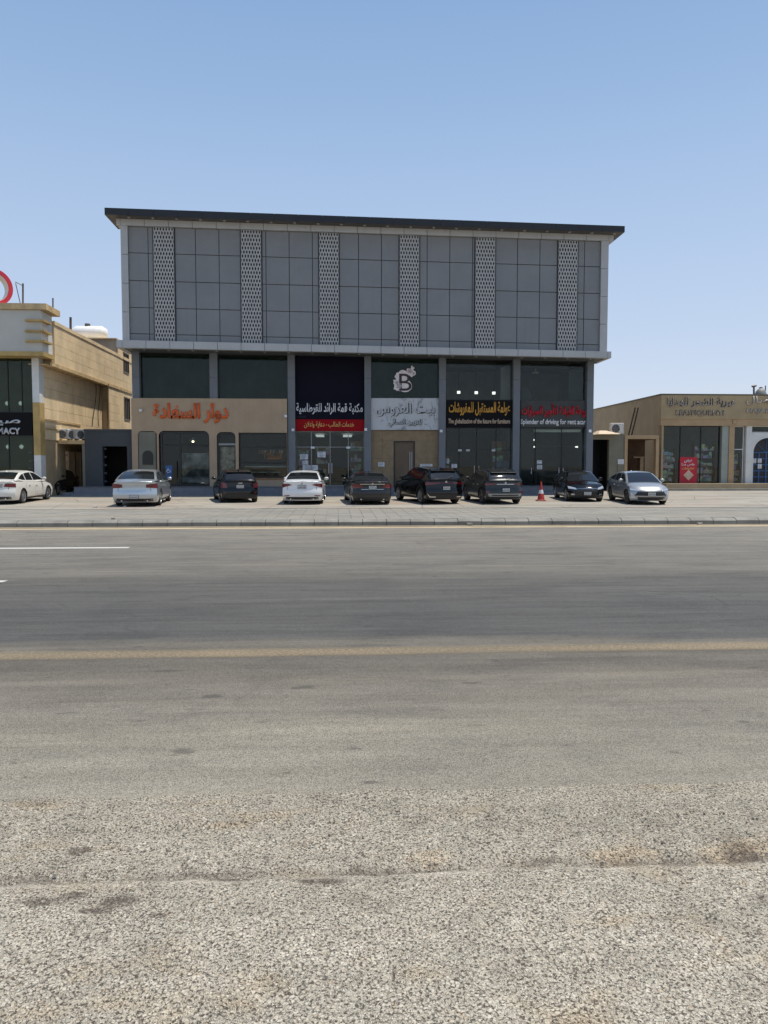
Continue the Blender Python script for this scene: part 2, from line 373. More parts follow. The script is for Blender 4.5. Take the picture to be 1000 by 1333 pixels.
def paint(name, col, wear, yc, hw, sc=14, soft=.5, mx=1.0):
    n = NT(name); p = n.pos(); w = n.noise(n.scale(p, (1, 1.5, 1)), sc, 6, .75); g = n.noise(n.scale(p, (.5,1,1)), .8, 4)
    ed = n.math('DIVIDE', n.math('ABSOLUTE', n.math('SUBTRACT', n.sep(p)[1], yc)), hw)
    k = n.math('ADD', n.math('ADD', w, n.math('MULTIPLY', g, .4)), n.math('MULTIPLY', n.math('POWER', ed, 3.0), soft))
    k = n.math('MULTIPLY', n.rng(k, wear-.24, wear+.24, 1, 0), mx)
    c = n.mix(n.rng(n.noise(p, 150, 2), .35, .5, .45, 0), col, tuple(q*.45 for q in col))
    m = n.bsdf(c, .8, 0, n.bump(n.noise(p, 70, 3), .4, .01)); ps = [x for x in n.t.nodes if x.type == 'BSDF_PRINCIPLED'][0]
    t = n.n('ShaderNodeBsdfTransparent'); x = n.n('ShaderNodeMixShader'); n.l(k, x.inputs[0]); n.l(t.outputs[0], x.inputs[1]); n.l(ps.outputs[0], x.inputs[2]); n.l(x.outputs[0], n.out.inputs[0])
    return m
M['yellow_line'] = paint('yellow_line', (.60,.48,.29), 1.05, 22.78, .21)
M['faded_line'] = paint('faded_line', (.34,.265,.165), .78, 7.42, .21, 34, .40, .78)
M['white_line'] = paint('white_line', (.55,.53,.48), 1.08, 0, 100)

def paving(name, sx, sy, col, joint, jd=.45, slab=True, var=.3):
    n = NT(name); p = n.pos(); s = n.sep(p)
    cx = n.math('FLOOR', n.math('DIVIDE', s[0], sx)); cy = n.math('FLOOR', n.math('DIVIDE', s[1], sy))
    cb = n.n('ShaderNodeCombineXYZ'); n.l(cx, cb.inputs[0]); n.l(cy, cb.inputs[1])
    wn = n.n('ShaderNodeTexWhiteNoise', noise_dimensions='2D'); n.l(cb.outputs[0], wn.inputs['Vector'])
    c = n.mix(wn.outputs['Value'], tuple(q*(1-var) for q in col), tuple(q*(1+var*.5) for q in col))
    b = n.noise(n.scale(p, (.35, .9, 1)), .9, 5, .65)
    c = n.mix(n.rng(b, .42, .68, 0, .55), c, tuple(q*.62 for q in col))
    c = n.mix(n.rng(n.noise(n.scale(p, (.2, .6, 1), (9,0,0)), .7, 4), .5, .7, 0, .4), c, (col[0]*1.15, col[1]*.98, col[2]*.82))
    nm = n.bump(n.noise(p, 60, 3), .3, .01)
    if joint:
        fx = n.math('ABSOLUTE', n.math('SUBTRACT', n.math('FRACT', n.math('DIVIDE', s[0], sx)), .5)); fy = n.math('ABSOLUTE', n.math('SUBTRACT', n.math('FRACT', n.math('DIVIDE', s[1], sy)), .5))
        j = n.math('MAXIMUM', n.rng(fx, .47, .49), n.rng(fy, .46, .485)); c = n.mix(n.math('MULTIPLY', j, jd), c, tuple(q*.35 for q in col))
    return n.bsdf(c, .85, 0, nm, spec=.3)
M['sidewalk'] = paving('sidewalk_slab', .40, .40, (.275,.262,.225), False, var=.10)
M['slab_bed'] = simple('slab_bed', (.20,.185,.16), .9)
M['kerb'] = simple('concrete_kerb', (.25,.238,.205), .85, 0., .28, 1.1, bump=.3, bsc=50, streak=.2)
def parking():
    n = NT('parking_surface'); p = n.pos(); s = n.sep(p)
    b = n.noise(n.scale(p, (.22, .75, 1)), 1.1, 6, .66); c = n.mix(n.rng(b, .3, .7), (.25,.228,.188), (.375,.345,.290))
    pk = n.noise(n.scale(p, (.18, .5, 1), (5,2,0)), 1.0, 3); c = n.mix(n.rng(pk, .52, .62, 0, .5), c, (.36,.275,.215))
    oil = n.noise(n.scale(p, (.5, .9, 1), (1,7,0)), 1.0, 5, .7); c = n.mix(n.rng(oil, .60, .74, 0, .7), c, (.12,.105,.09))
    e = n.vor(n.scale(p, (.35, .35, 1)), 1.0, 'DISTANCE_TO_EDGE'); c = n.mix(n.rng(e, .0, .012, .6, 0), c, (.10,.09,.08))
    return n.bsdf(c, .88, 0, n.bump(n.noise(p, 30, 4), .35, .02), spec=.3)
M['parking'] = parking()
M['sand'] = simple('dusty_ground', (.40,.33,.24), .9, 0., .15, .05, bump=.2, bsc=5)

# ---------------------------------------------------------------- ground, road, kerb, sidewalk
GZ = 0.20; GP = 0.37; Y_SH = 4.12; Y_K = 23.4; Y_P = 30.0; Y_B = 38.6
def gz(y):
    return GZ if y < Y_P else (GZ + .02*(min(y, Y_B)-Y_P))
b = MB(); b.face([(-2500,-2500,-.06),(2500,-2500,-.06),(2500,2500,-.06),(-2500,2500,-.06)]); tag(b.build('ground', M['sand']), kind='structure')
# road sheet with a ragged near edge is covered by the shoulder below
b = MB()
b.face([(-300,Y_SH-.25,0),(300,Y_SH-.25,0),(300,Y_K,0),(-300,Y_K,0)])
tag(b.build('road', M['asphalt']), kind='structure')
# chip seal shoulder: relief modelled near the camera
def shoulder():
    from mathutils import noise
    b = MB(); x0, x1, y0, y1, st = -4.6, 5.4, 1.2, Y_SH, .03
    nx = int((x1-x0)/st); ny = int((y1-y0)/st)
    idx = {}
    for j in range(ny+1):
        for i in range(nx+1):
            x = x0+(x1-x0)*i/nx; t = j/ny
            edge = Y_SH + .035*noise.noise((x*2.2, 0, 0)) + .02*noise.noise((x*9, 3, 0))
            y = y0 + (edge-y0)*t
            z = .016*noise.noise((x*.9, y*1.3, 0)) + .006*noise.noise((x*7, y*7, 2)) + .0035*noise.noise((x*23, y*23, 5))
            yc = 3.26 + .05*noise.noise((x*.8, 7, 0)) + .02*noise.noise((x*4, 9, 0))     # the worn lip across the shoulder
            d = y-yc; z += .022*(1/(1+math.exp(d*40)))
            z -= .030*math.exp(-((d-.06)/.04)**2)*(.6+.6*noise.noise((x*1.7, 1, 4)))
            if y > Y_SH-.35: z = z*(1-(y-(Y_SH-.35))/.5) + .012
            idx[(i,j)] = len(b.v); b.v.append((x, y, z+.012))
    for j in range(ny):
        for i in range(nx):
            b.f.append((idx[(i,j)], idx[(i+1,j)], idx[(i+1,j+1)], idx[(i,j+1)])); b.m.append(0)
    for i in range(nx):                     # the broken edge drops to the road
        a = b.v[idx[(i,ny)]]; c = b.v[idx[(i+1,ny)]]
        b.face([a, c, (c[0], c[1]+.012, -.01), (a[0], a[1]+.012, -.01)])
    b.face([(-300,-60,.004),(300,-60,.004),(300,1.2,.004),(-300,1.2,.004)])
    b.face([(-300,1.2,.004),(x0,1.2,.004),(x0,Y_SH,.004),(-300,Y_SH,.004)]); b.face([(x1,1.2,.004),(300,1.2,.004),(300,Y_SH,.004),(x1,Y_SH,.004)])
    o = b.build('road_shoulder', M['chip'], smooth=60); tag(o, kind='structure')
shoulder()
# loose chippings lying on the shoulder
def chippings():
    b = MB()
    for k in range(1500):
        x = random.uniform(-3.2, 3.6); y = random.uniform(1.9, 4.02); s = random.uniform(.003, .0075); a = random.uniform(0, 6.28)
        z = .016 + s*.3
        p = []
        for (u, v, w) in ((-1,-.8,-.6),(1,-.7,-.6),(.9,.8,-.6),(-.8,.9,-.6),(-.6,-.5,.6),(.7,-.6,.5),(.6,.6,.7),(-.7,.5,.5)):
            u *= random.uniform(.7,1.2); v *= random.uniform(.7,1.2)
            p.append((x+s*(u*math.cos(a)-v*math.sin(a)), y+s*(u*math.sin(a)+v*math.cos(a)), z+s*w))
        b.hexa(p)
    tag(b.build('chippings', simple('loose_chip', (.36,.32,.25), .85, 0, .45, 40)), kind='stuff')
chippings()
# painted lines
def line(name, a, bb, w, m):
    (x0, y0), (x1, y1) = a, bb; b = MB(); n = max(2, int(abs(x1-x0)/.5)); n = min(n, 200)
    for i in range(n):
        xa = x0+(x1-x0)*i/n; xb = x0+(x1-x0)*(i+1)/n; ya = y0+(y1-y0)*i/n; yb = y0+(y1-y0)*(i+1)/n
        b.face([(xa,ya-w/2,.004),(xb,yb-w/2,.004),(xb,yb+w/2,.004),(xa,ya+w/2,.004)])
    return tag(b.build(name, m), kind='structure')
line('edge_line', (-150, Y_K-.62), (150, Y_K-.62), .42, M['yellow_line'])
line('centre_line', (-60, 7.42), (60, 7.42), .42, M['faded_line'])
xa = on_z(168, 713, 0); line('lane_line', (-14.5, xa[1]), (xa[0], xa[1]), .26, M['white_line'])
xa = on_z(7, 757, 0); line('lane_line', (-9.5, xa[1]), (xa[0], xa[1]), .2, M['white_line'])
# kerb stones, one by one in view
kerb = struct('kerb', base=(0, Y_K, 0))
ks = MB(); wst = .735
prof = [(0,0),(0,.13),(.11,.195),(.30,.20),(.30,-.04)]
kx = MB()
def kerb_mesh(w):
    b = MB(); n = len(prof); g = .006
    L_ = [(g, Y_K+p[0], p[1]) for p in prof]; R_ = [(w-g, Y_K+p[0], p[1]) for p in prof]
    for i in range(n-1): b.face([L_[i], R_[i], R_[i+1], L_[i+1]])
    b.face(L_[::-1]); b.face(R_); return b
km = kerb_mesh(wst).mesh('kerb_stone', M['kerb'], bevel=.008)
i0 = -19
for i in range(i0, 21):
    o = put('kerb_stone', km, kerb); o.location = Vector((i*wst, random.uniform(-.008,.008), random.uniform(-.006,.006))) - Vector(kerb['base'])
bb = MB(); n_ = 0
for (a, c) in ((-300, i0*wst), (21*wst, 300)):
    L_ = [(a, Y_K+p[0], p[1]) for p in prof]; R_ = [(c, Y_K+p[0], p[1]) for p in prof]
    for i in range(len(prof)-1): bb.face([L_[i], R_[i], R_[i+1], L_[i+1]])
bb.build('far_kerb', M['kerb'], kerb)
# sidewalk: bed plus slabs with open joints
b = MB(); b.face([(-300,Y_K+.30,.185),(300,Y_K+.30,.185),(300,Y_P,.185),(-300,Y_P,.185)])
sw = tag(b.build('sidewalk', M['slab_bed']), kind='structure'); sub(sw)
b = MB(); y = Y_K+.305; T = .40
while y+T <= Y_P+.05:
    for i in range(-36, 46):
        x = i*T; dz = random.uniform(-.0015, .0015); e1 = random.uniform(-.001,.001); g = .005
        b.hexa([(x+g,y+g,.17),(x+T-g,y+g,.17),(x+T-g,y+T-g,.17),(x+g,y+T-g,.17),(x+g,y+g,GZ+dz),(x+T-g,y+g,GZ+dz+e1),(x+T-g,y+T-g,GZ+dz+e1),(x+g,y+T-g,GZ+dz)])
    y += T
tag(b.build('paving_slabs', M['sidewalk'], sw), kind='stuff')
b = MB()
for (a, c) in ((-300,-14.4),(18.4,300)): b.face([(a,Y_K+.30,GZ),(c,Y_K+.30,GZ),(c,Y_P,GZ),(a,Y_P,GZ)])
b.build('far_slabs', M['sidewalk'], sw)
yk = y
# parking apron: gently rising, slightly uneven
def apron():
    from mathutils import noise
    b = MB(); xs = [-300,-60,-30]+[-24+.5*i for i in range(97)]+[30,60,300]; ys = [yk, Y_P+.1]+[Y_P+.5*i for i in range(1,18)]+[Y_B, 42, 46, 60, 90]
    idx = {}
    for j, yy in enumerate(ys):
        for i, x in enumerate(xs):
            z = gz(yy) + (.015*noise.noise((x*.4, yy*.5, 0)) if Y_P < yy < Y_B else 0)
            idx[(i,j)] = len(b.v); b.v.append((x, yy, z))
    for j in range(len(ys)-1):
        for i in range(len(xs)-1):
            b.f.append((idx[(i,j)], idx[(i+1,j)], idx[(i+1,j+1)], idx[(i,j+1)])); b.m.append(0)
    tag(b.build('parking_ground', M['parking'], smooth=60), kind='structure')
apron()
# flush kerb row between sidewalk and parking
er = struct('edging', base=(0, yk, 0))
em = MB(); em.box(.004, .996, yk-.06, yk+.06, .1, GZ+.012); em = em.mesh('edging_stone', M['kerb'])
for i in range(-14, 18):
    o = put('edging_stone', em, er); o.location = Vector((i*1.0, 0, random.uniform(-.004,.004))) - Vector(er['base'])

sdm = NT('blown_sand'); _p = sdm.pos(); _k = sdm.rng(sdm.math('ADD', sdm.noise(sdm.scale(_p, (.5, 3, 1)), 1.6, 6, .7), sdm.math('MULTIPLY', sdm.math('SUBTRACT', Y_K, sdm.sep(_p)[1]), -.45)), .18, .42, 0, .75)
_m = sdm.bsdf((.36,.30,.21), .95, spec=.1); _ps = [x for x in sdm.t.nodes if x.type == 'BSDF_PRINCIPLED'][0]; _t = sdm.n('ShaderNodeBsdfTransparent'); _x = sdm.n('ShaderNodeMixShader')
sdm.l(_k, _x.inputs[0]); sdm.l(_t.outputs[0], _x.inputs[1]); sdm.l(_ps.outputs[0], _x.inputs[2]); sdm.l(_x.outputs[0], sdm.out.inputs[0])
b = MB(); b.face([(-60,Y_K-1.1,.008),(60,Y_K-1.1,.008),(60,Y_K-.004,.012),(-60,Y_K-.004,.012)]); tag(b.build('sand_drift', _m), kind='stuff')
LIT = simple('litter_paper', (.55,.52,.45), .8); LIT2 = simple('rubble_stone', (.38,.33,.26), .9)
for k_, (px_, py_, s_, lab_, nm_) in enumerate(((611,684.2,.10,'small pale rubble lump in the gutter near the middle','rubble_lump'), (907,682.6,.08,'small pale rubble lump in the gutter at right','rubble_lump'),
      (124,661.5,.10,'pale crumpled paper on the sidewalk edge at left','crumpled_paper'), (163,660.5,.07,'tiny crumpled paper behind the silver sedan','crumpled_paper'), (147,676,.06,'pale chip of concrete on the kerb at left','concrete_chip'))):
    zz_ = .0 if 'gutter' in lab_ else GZ; X_, Y_ = on_z(px_, py_, zz_); b = MB(); rr_ = random.Random(k_)
    b.hexa([(sx*s_*rr_.uniform(.6,1.1), sy*s_*rr_.uniform(.5,.9), sz*s_*rr_.uniform(.5,.8)+s_*.3) for sz in (-.4,.9) for (sx, sy) in ((-1,-1),(1,-1),(1,1),(-1,1))])
    o = tag(b.build(nm_, LIT if 'paper' in nm_ else LIT2, bevel=.01), lab_, nm_.split('_')[1]); o.location = (X_, min(Y_, Y_K-.12) if zz_ == 0 else Y_, zz_)
# ---------------------------------------------------------------- text
FORMS = {}
for cp in range(0xFE80, 0xFEFD):
    d = unicodedata.decomposition(chr(cp)).split()
    if len(d) == 2: FORMS.setdefault(chr(int(d[1], 16)), {})[d[0]] = chr(cp)
    elif len(d) == 3: FORMS.setdefault(chr(int(d[1], 16))+chr(int(d[2], 16)), {})[d[0]] = chr(cp)
def shape_ar(s):
    out = []; i = 0; toks = []
    while i < len(s):
        if s[i:i+2] in FORMS and len(s[i:i+2]) == 2: toks.append(s[i:i+2]); i += 2
        else: toks.append(s[i]); i += 1
    def joins_next(t): return t in FORMS and '<initial>' in FORMS[t]
    def joins_prev(t): return t in FORMS and '<final>' in FORMS[t]
    for k, t in enumerate(toks):
        if t not in FORMS: out.append(t); continue
        p = k > 0 and joins_next(toks[k-1]) and joins_prev(t)
        nx = joins_next(t) and k+1 < len(toks) and joins_prev(toks[k+1])
        f = '<medial>' if p and nx else '<final>' if p else '<initial>' if nx else '<isolated>'
        out.append(FORMS[t].get(f, FORMS[t].get('<isolated>', t)))
    return ''.join(reversed(out))
def text_mesh(s, w, h, ext=.02, bold=.0, res=2, arabic=False, shear=0):
    cu = bpy.data.curves.new('t', 'FONT'); cu.body = shape_ar(s) if arabic else s
    cu.resolution_u = res; cu.offset = bold; cu.shear = shear
    o = bpy.data.objects.new('t', cu); C.objects.link(o); bpy.context.view_layer.update()
    me = bpy.data.meshes.new_from_object(o); bpy.data.objects.remove(o); bpy.data.curves.remove(cu)
    xs = [v.co.x for v in me.vertices]; ys = [v.co.y for v in me.vertices]
    x0, x1, y0, y1 = min(xs), max(xs), min(ys), max(ys); sx = w/(x1-x0); sy = h/(y1-y0)
    bm = bmesh.new(); bm.from_mesh(me); bmesh.ops.remove_doubles(bm, verts=bm.verts, dist=1e-4)
    for v in bm.verts: v.co = ((v.co.x-x0)*sx, 0, (v.co.y-y0)*sy)
    r = bmesh.ops.extrude_face_region(bm, geom=bm.faces[:])
    for v in [g for g in r['geom'] if isinstance(g, bmesh.types.BMVert)]: v.co.y -= ext
    bmesh.ops.recalc_face_normals(bm, faces=bm.faces); bm.to_mesh(me); bm.free(); return me
def text_on(name, s, px0, py0, px1, py1, Y, mat, parent, **k):   # lettering standing on the plane y = Y
    x0, z1 = on_y(px0, py0, Y); x1, z0 = on_y(px1, py1, Y)
    me = text_mesh(s, x1-x0, z1-z0, **k); me.materials.append(mat)
    me.transform(Matrix.Translation((x0, Y, z0)))
    me.name = name; return put(name, me, parent)

# ---------------------------------------------------------------- main building
YF = 40.5      # glazing plane of the ground floor
YU = 38.9      # face of the upper box
YE = 38.3      # eave
BX0 = on_y(158.4, 380, YU)[0]; BX1 = on_y(791.6, 380, YU)[0]
PX0 = on_y(167.4, 380, YU)[0]; PX1 = on_y(782.2, 380, YU)[0]
z_ptop = level((168,293.5), (781,313.2), YU); z_pbot = level((170,443.3), (785,457.8), YU)
z_ttop = level((168,284.3), (782,304.6), YU); z_tbot = level((160,452.9), (786,466.2), YU)
z_ebot = level((136,279.2), (813.6,302), YE); z_etop = level((136,270.2), (813.6,294.2), YE)
bld = thing('commercial_building', 'long two-tone grey building with six white lattice strips above a row of shops', 'building', (0, YF, GP))
CX0 = on_y(172, 550, YF-.3)[0]; CX1 = on_y(773.2, 550, YF-.3)[0]
BACK = 55.0
# body behind the cladding
b = MB(); b.box(BX0+.02, BX1-.02, YU+.20, BACK, lambda x: z_tbot(x)+.06, lambda x: z_ttop(x)+.1); b.build('upper_wall', M['panel_joint'], bld)
b = MB(); b.box(BX0, BX0+.019, YU+.2, BACK, lambda x: z_tbot(x)+.1, z_ttop); b.box(BX1-.019, BX1, YU+.2, BACK, lambda x: z_tbot(x)+.1, z_ttop); b.build('side_cladding', M['trim'], bld)
# panel grid
NC = 21; dx = (PX1-PX0)/20.55
edges = [PX0]; x = PX0 + dx*.83
while x < PX1-.05: edges.append(x); x += dx
edges.append(PX1)
rows = [0, .229, .470, .705, .935, 1.0]
g = .018
for i in range(len(edges)-1):
    for j in range(5):
        x0, x1 = edges[i]+g, edges[i+1]-g
        f0, f1 = rows[j], rows[j+1]
        zt = lambda x, f=f0: z_ptop(x)+(z_pbot(x)-z_ptop(x))*f-g; zb = lambda x, f=f1: z_ptop(x)+(z_pbot(x)-z_ptop(x))*f+g
        t = random.uniform(-.004, .004)
        b = MB(); b.box(x0, x1, YU+.13+t, YU+.19, zb, zt); b.build('facade_panel', M['panel'], bld)
# pale frame of trim panels
def trim_run(name, x0, x1, zb, zt, y0, y1, n, m, vertical=False):
    for i in range(n):
        b = MB()
        if not vertical:
            a = x0+(x1-x0)*i/n+.010; c = x0+(x1-x0)*(i+1)/n-.010; b.box(a, c, y0, y1, zb, zt)
        else:
            f0, f1 = i/n, (i+1)/n
            b.box(x0, x1, y0, y1, lambda x: val(zb,x)+(val(zt,x)-val(zb,x))*f0+.01, lambda x: val(zb,x)+(val(zt,x)-val(zb,x))*f1-.01)
        b.build(name, m, bld)
TX0 = on_y(151.5, 290, YU)[0]; TX1 = on_y(799, 308, YU)[0]
trim_run('trim_panel', BX0, BX1, z_ptop, z_ttop, YU-.02, YU+.19, 21, M['trim'])
trim_run('trim_panel', BX0, BX1, z_tbot, z_pbot, YU-.12, YU+.19, 21, M['trim'])
for (a, c) in ((BX0, PX0), (PX1, BX1)): trim_run('trim_panel', a, c, z_pbot, z_ptop, YU, YU+.19, 4, M['trim'], True)
# returns of the trim at both ends
b = MB(); b.box(TX0, BX0-.003, YU-.02, YU+1.6, z_ptop, z_ttop); b.build('trim_end', M['trim'], bld)
b = MB(); b.box(BX1+.003, TX1, YU-.02, YU+1.6, z_ptop, z_ttop); b.build('trim_end', M['trim'], bld)
b = MB(); b.box(on_y(152.6,450,YU)[0], BX0-.003, YU-.12, YU+2.2, z_tbot, z_pbot); b.build('trim_end', M['trim'], bld)
b = MB(); b.box(BX1+.003, on_y(794.8,460,YU)[0], YU-.12, YU+2.2, z_tbot, z_pbot); b.build('trim_end', M['trim'], bld)
# eave with downlights
EX0 = on_y(136, 275, YE)[0]; EX1 = on_y(813.6, 298, YE)[0]
n = 22
for i in range(n):
    a = EX0+(EX1-EX0)*i/n; c = EX0+(EX1-EX0)*(i+1)/n
    b = MB(); b.box(a+.006, c-.006, YE, YE+.05, z_ebot, z_etop); b.build('fascia_panel', M['eave'], bld)
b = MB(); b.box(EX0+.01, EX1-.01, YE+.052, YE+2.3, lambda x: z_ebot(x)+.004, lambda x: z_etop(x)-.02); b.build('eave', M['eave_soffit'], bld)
b = MB(); b.box(EX0, EX0+.009, YE+.052, YE+2.3, z_ebot, z_etop); b.box(EX1-.009, EX1, YE+.052, YE+2.3, z_ebot, z_etop); b.build('fascia_end', M['eave'], bld)
b = MB(); b.box(BX0+.05, BX1-.05, YE+2.3, BACK, lambda x: z_ttop(x)+.1, lambda x: z_etop(x)-.05); b.build('roof', M['eave_soffit'], bld)
dl = MB(); dl.lathe([(0,-.03),(.055,-.03),(.07,-.012),(.075,0)], 'z', n=12); dl = dl.mesh('downlight', M['letter_steel'], smooth=40)
def downlight(x, y, z, parent=bld):
    o = put('downlight', dl, parent); o.location = Vector((x, y, z)) - Vector(parent['base'])
for i in range(22):
    x = EX0+(EX1-EX0)*(i+.93)/22.3
    if x < EX1-.2: downlight(x, YE+.33, z_ebot(x)+.004)
downlight(EX0+.35, YE+.95, z_ebot(EX0)+.004); downlight(EX1-.35, YE+1.0, z_ebot(EX1)+.004)
# soffit over the shops
def z_s(x): return z_tbot(x)+.03
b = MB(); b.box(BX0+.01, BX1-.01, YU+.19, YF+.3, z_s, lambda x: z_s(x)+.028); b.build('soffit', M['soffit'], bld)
for i in range(20):
    x = BX0+(BX1-BX0)*(i+.75)/20.3; downlight(x, YU+.62, z_s(x))
# lattice strips
def lattice(pxa, pxb):
    x0 = on_y(pxa, 380, YU)[0]; x1 = on_y(pxb, 380, YU)[0]; b = MB(); ncol = 7; nrow = 28
    cw = (x1-x0)/ncol; yF, yB = YU+.04, YU+.085
    def P(u, f, y): x = x0+u; return (x, y, z_ptop(x)+(z_pbot(x)-z_ptop(x))*f)
    rh = 1.0/nrow
    for r in range(nrow):
        off = 0 if r % 2 == 0 else .5
        for c in range(ncol + (1 if off else 0)):
            cx = (c+.5-off)*cw; cy = (r+.5)*rh
            # pointed oval cell: tiling hexagon outside, smaller hexagon inside
            out = [(-.5,-.25),(0,-.72),(.5,-.25),(.5,.25),(0,.72),(-.5,.25)]; k = .62
            o_ = []; i_ = []
            for (u, v) in out:
                uu = min(max(cx+u*cw, 0), x1-x0); o_.append((uu, min(max(cy+v*rh*1.04, 0), 1)))
                iu = min(max(cx+u*cw*k*.92, 0.012), x1-x0-.012); i_.append((iu, min(max(cy+v*rh*k*1.12, .002), .998)))
            for q in range(6):
                w = (q+1) % 6
                b.face([P(*o_[q],yF), P(*o_[w],yF), P(*i_[w],yF), P(*i_[q],yF)])
                b.face([P(*i_[q],yF), P(*i_[w],yF), P(*i_[w],yB), P(*i_[q],yB)])
    return b
for (a, c) in ((200.6,227),(314.3,340.2),(416,441),(520.6,545.8),(619.2,644.6),(727,751.8)):
    lattice(a, c).build('lattice_screen', M['lattice'], bld)
    x0 = on_y(a, 380, YU)[0]; x1 = on_y(c, 380, YU)[0]
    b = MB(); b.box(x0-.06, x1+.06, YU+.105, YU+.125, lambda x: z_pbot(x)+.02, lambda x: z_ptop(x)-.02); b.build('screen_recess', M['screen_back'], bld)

# columns of the ground floor
cols = [(172,181.5),(273,283.2),(374.6,384),(474.6,483.2),(571.8,580.6),(668.6,677.4),(764.8,773.2)]
PZ = .81                                                      # platform height
colx = [(on_y(a,500,YF-.3)[0], on_y(c,500,YF-.3)[0]) for a, c in cols]
for i, (a, c) in enumerate(colx):
    zj = on_y(500, 493, YF-.3)[1]
    zz = [PZ, PZ+2.4, zj, None]
    zlow = PZ if i not in (0,1) else on_y(500,521,YF)[1]
    for (z0, z1) in ((zlow, zj-.006), (zj+.006, None)):
        b = MB(); b.box(a, c, YF-.3, YF+.25, z0, (lambda x: z_s(x)) if z1 is None else z1); b.build('column', M['column'], bld)
# side, back and room walls
zc = lambda x: z_s(x)-.002
b = MB(); b.box(CX0, CX0+.2, YF+.26, BACK, GP-.2, zc); b.box(CX1-.2, CX1, YF+.26, BACK, GP-.2, zc); b.build('side_wall', M['column'], bld)
b = MB(); b.box(CX0+.2, CX1-.2, YF+5.5, YF+5.7, GP-.2, zc); b.build('back_wall', M['room'], bld)
for i in range(1, 6):
    b = MB(); xm = sum(colx[i])/2; b.box(xm-.09, xm+.09, YF+.26, YF+5.49, PZ, zc); b.build('partition', M['room'], bld)
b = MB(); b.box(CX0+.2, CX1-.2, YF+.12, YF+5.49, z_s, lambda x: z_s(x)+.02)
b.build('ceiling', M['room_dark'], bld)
# platform and step
b = MB(); b.box(CX0-2.6, CX1+.0, Y_B+.45, YF+5.49, GP-.3, PZ-.02); b.build('platform', M['stone_step'], bld)
n = 22
for i in range(n):
    a = CX0-2.6+(CX1-CX0+2.6)*i/n; c = CX0-2.6+(CX1-CX0+2.6)*(i+1)/n
    b = MB(); b.box(a+.004, c-.004, Y_B+.41, YF+.1, PZ-.018, PZ); b.build('platform_tile', M['stone_step'], bld)
    b = MB(); b.box(a+.004, c-.004, Y_B, Y_B+.448, GP-.1, GP+.13+random.uniform(-.003,.003)); b.build('step_stone', M['stone_step'], bld)

def fx(px): return on_y(px, 560, YF)[0]
def fz(py, px=470): return on_y(px, py, YF)[1]
def fbox(b, px0, py0, px1, py1, d0, d1, Y=YF):
    xm = (px0+px1)/2; x0 = on_y(px0, (py0+py1)/2, Y)[0]; x1 = on_y(px1, (py0+py1)/2, Y)[0]
    b.box(x0, x1, Y+d0, Y+d1, on_y(xm, py1, Y)[1], on_y(xm, py0, Y)[1]); return b
def part(name, px0, py0, px1, py1, d0, d1, m, parent=bld, Y=YF, **k):
    return fbox(MB(), px0, py0, px1, py1, d0, d1, Y).build(name, m, parent, **k)
def window(px0, py0, px1, py1, vs=(), hs=(), fw=.05, m='black_frame', gm='glass', name='window', parent=bld, Y=YF, d=0.0, ztop=None, fd=.10):
    """frame with mullions (vs: pixel x, hs: pixel y) and one pane in each opening"""
    xm = (px0+px1)/2; x0 = on_y(px0, py0, Y)[0]; x1 = on_y(px1, py0, Y)[0]; z0 = on_y(xm, py1, Y)[1]; z1 = on_y(xm, py0, Y)[1]
    if ztop: z1 = min(ztop(x0), ztop(x1))
    X = [x0]+[on_y(v, (py0+py1)/2, Y)[0] for v in vs]+[x1]; Z = [z1]+[on_y(xm, h, Y)[1] for h in hs]+[z0]
    b = MB(); h = fw/2
    b.box(x0, x0+fw, Y+d, Y+d+fd, z0, z1); b.box(x1-fw, x1, Y+d, Y+d+fd, z0, z1)
    b.box(x0+fw, x1-fw, Y+d, Y+d+fd, z1-fw, z1); b.box(x0+fw, x1-fw, Y+d, Y+d+fd, z0, z0+fw)
    for v in X[1:-1]: b.box(v-h, v+h, Y+d+.004, Y+d+fd-.004, z0+fw, z1-fw)
    for i in range(len(X)-1):
        for v in Z[1:-1]:
            a = X[i]+(fw if i == 0 else h); c = X[i+1]-(fw if i == len(X)-2 else h); b.box(a, c, Y+d+.006, Y+d+fd-.006, v-h, v+h)
    f = sub(b.build(name, M[m], parent)); 
    if parent.get('worldly') and parent is not None: f['base'] = tuple(0.0 for _ in range(3))
    for i in range(len(X)-1):
        for j in range(len(Z)-1):
            a = X[i]+(fw if i == 0 else h); c = X[i+1]-(fw if i == len(X)-2 else h)
            t = Z[j]-(fw if j == 0 else h); u = Z[j+1]+(fw if j == len(Z)-2 else h)
            q = MB(); q.box(a+.001, c-.001, Y+d+.05, Y+d+.058, u+.001, t-.001); q.build('pane', M[gm], f)
    return f

ztopw = lambda x: z_s(x)-.001
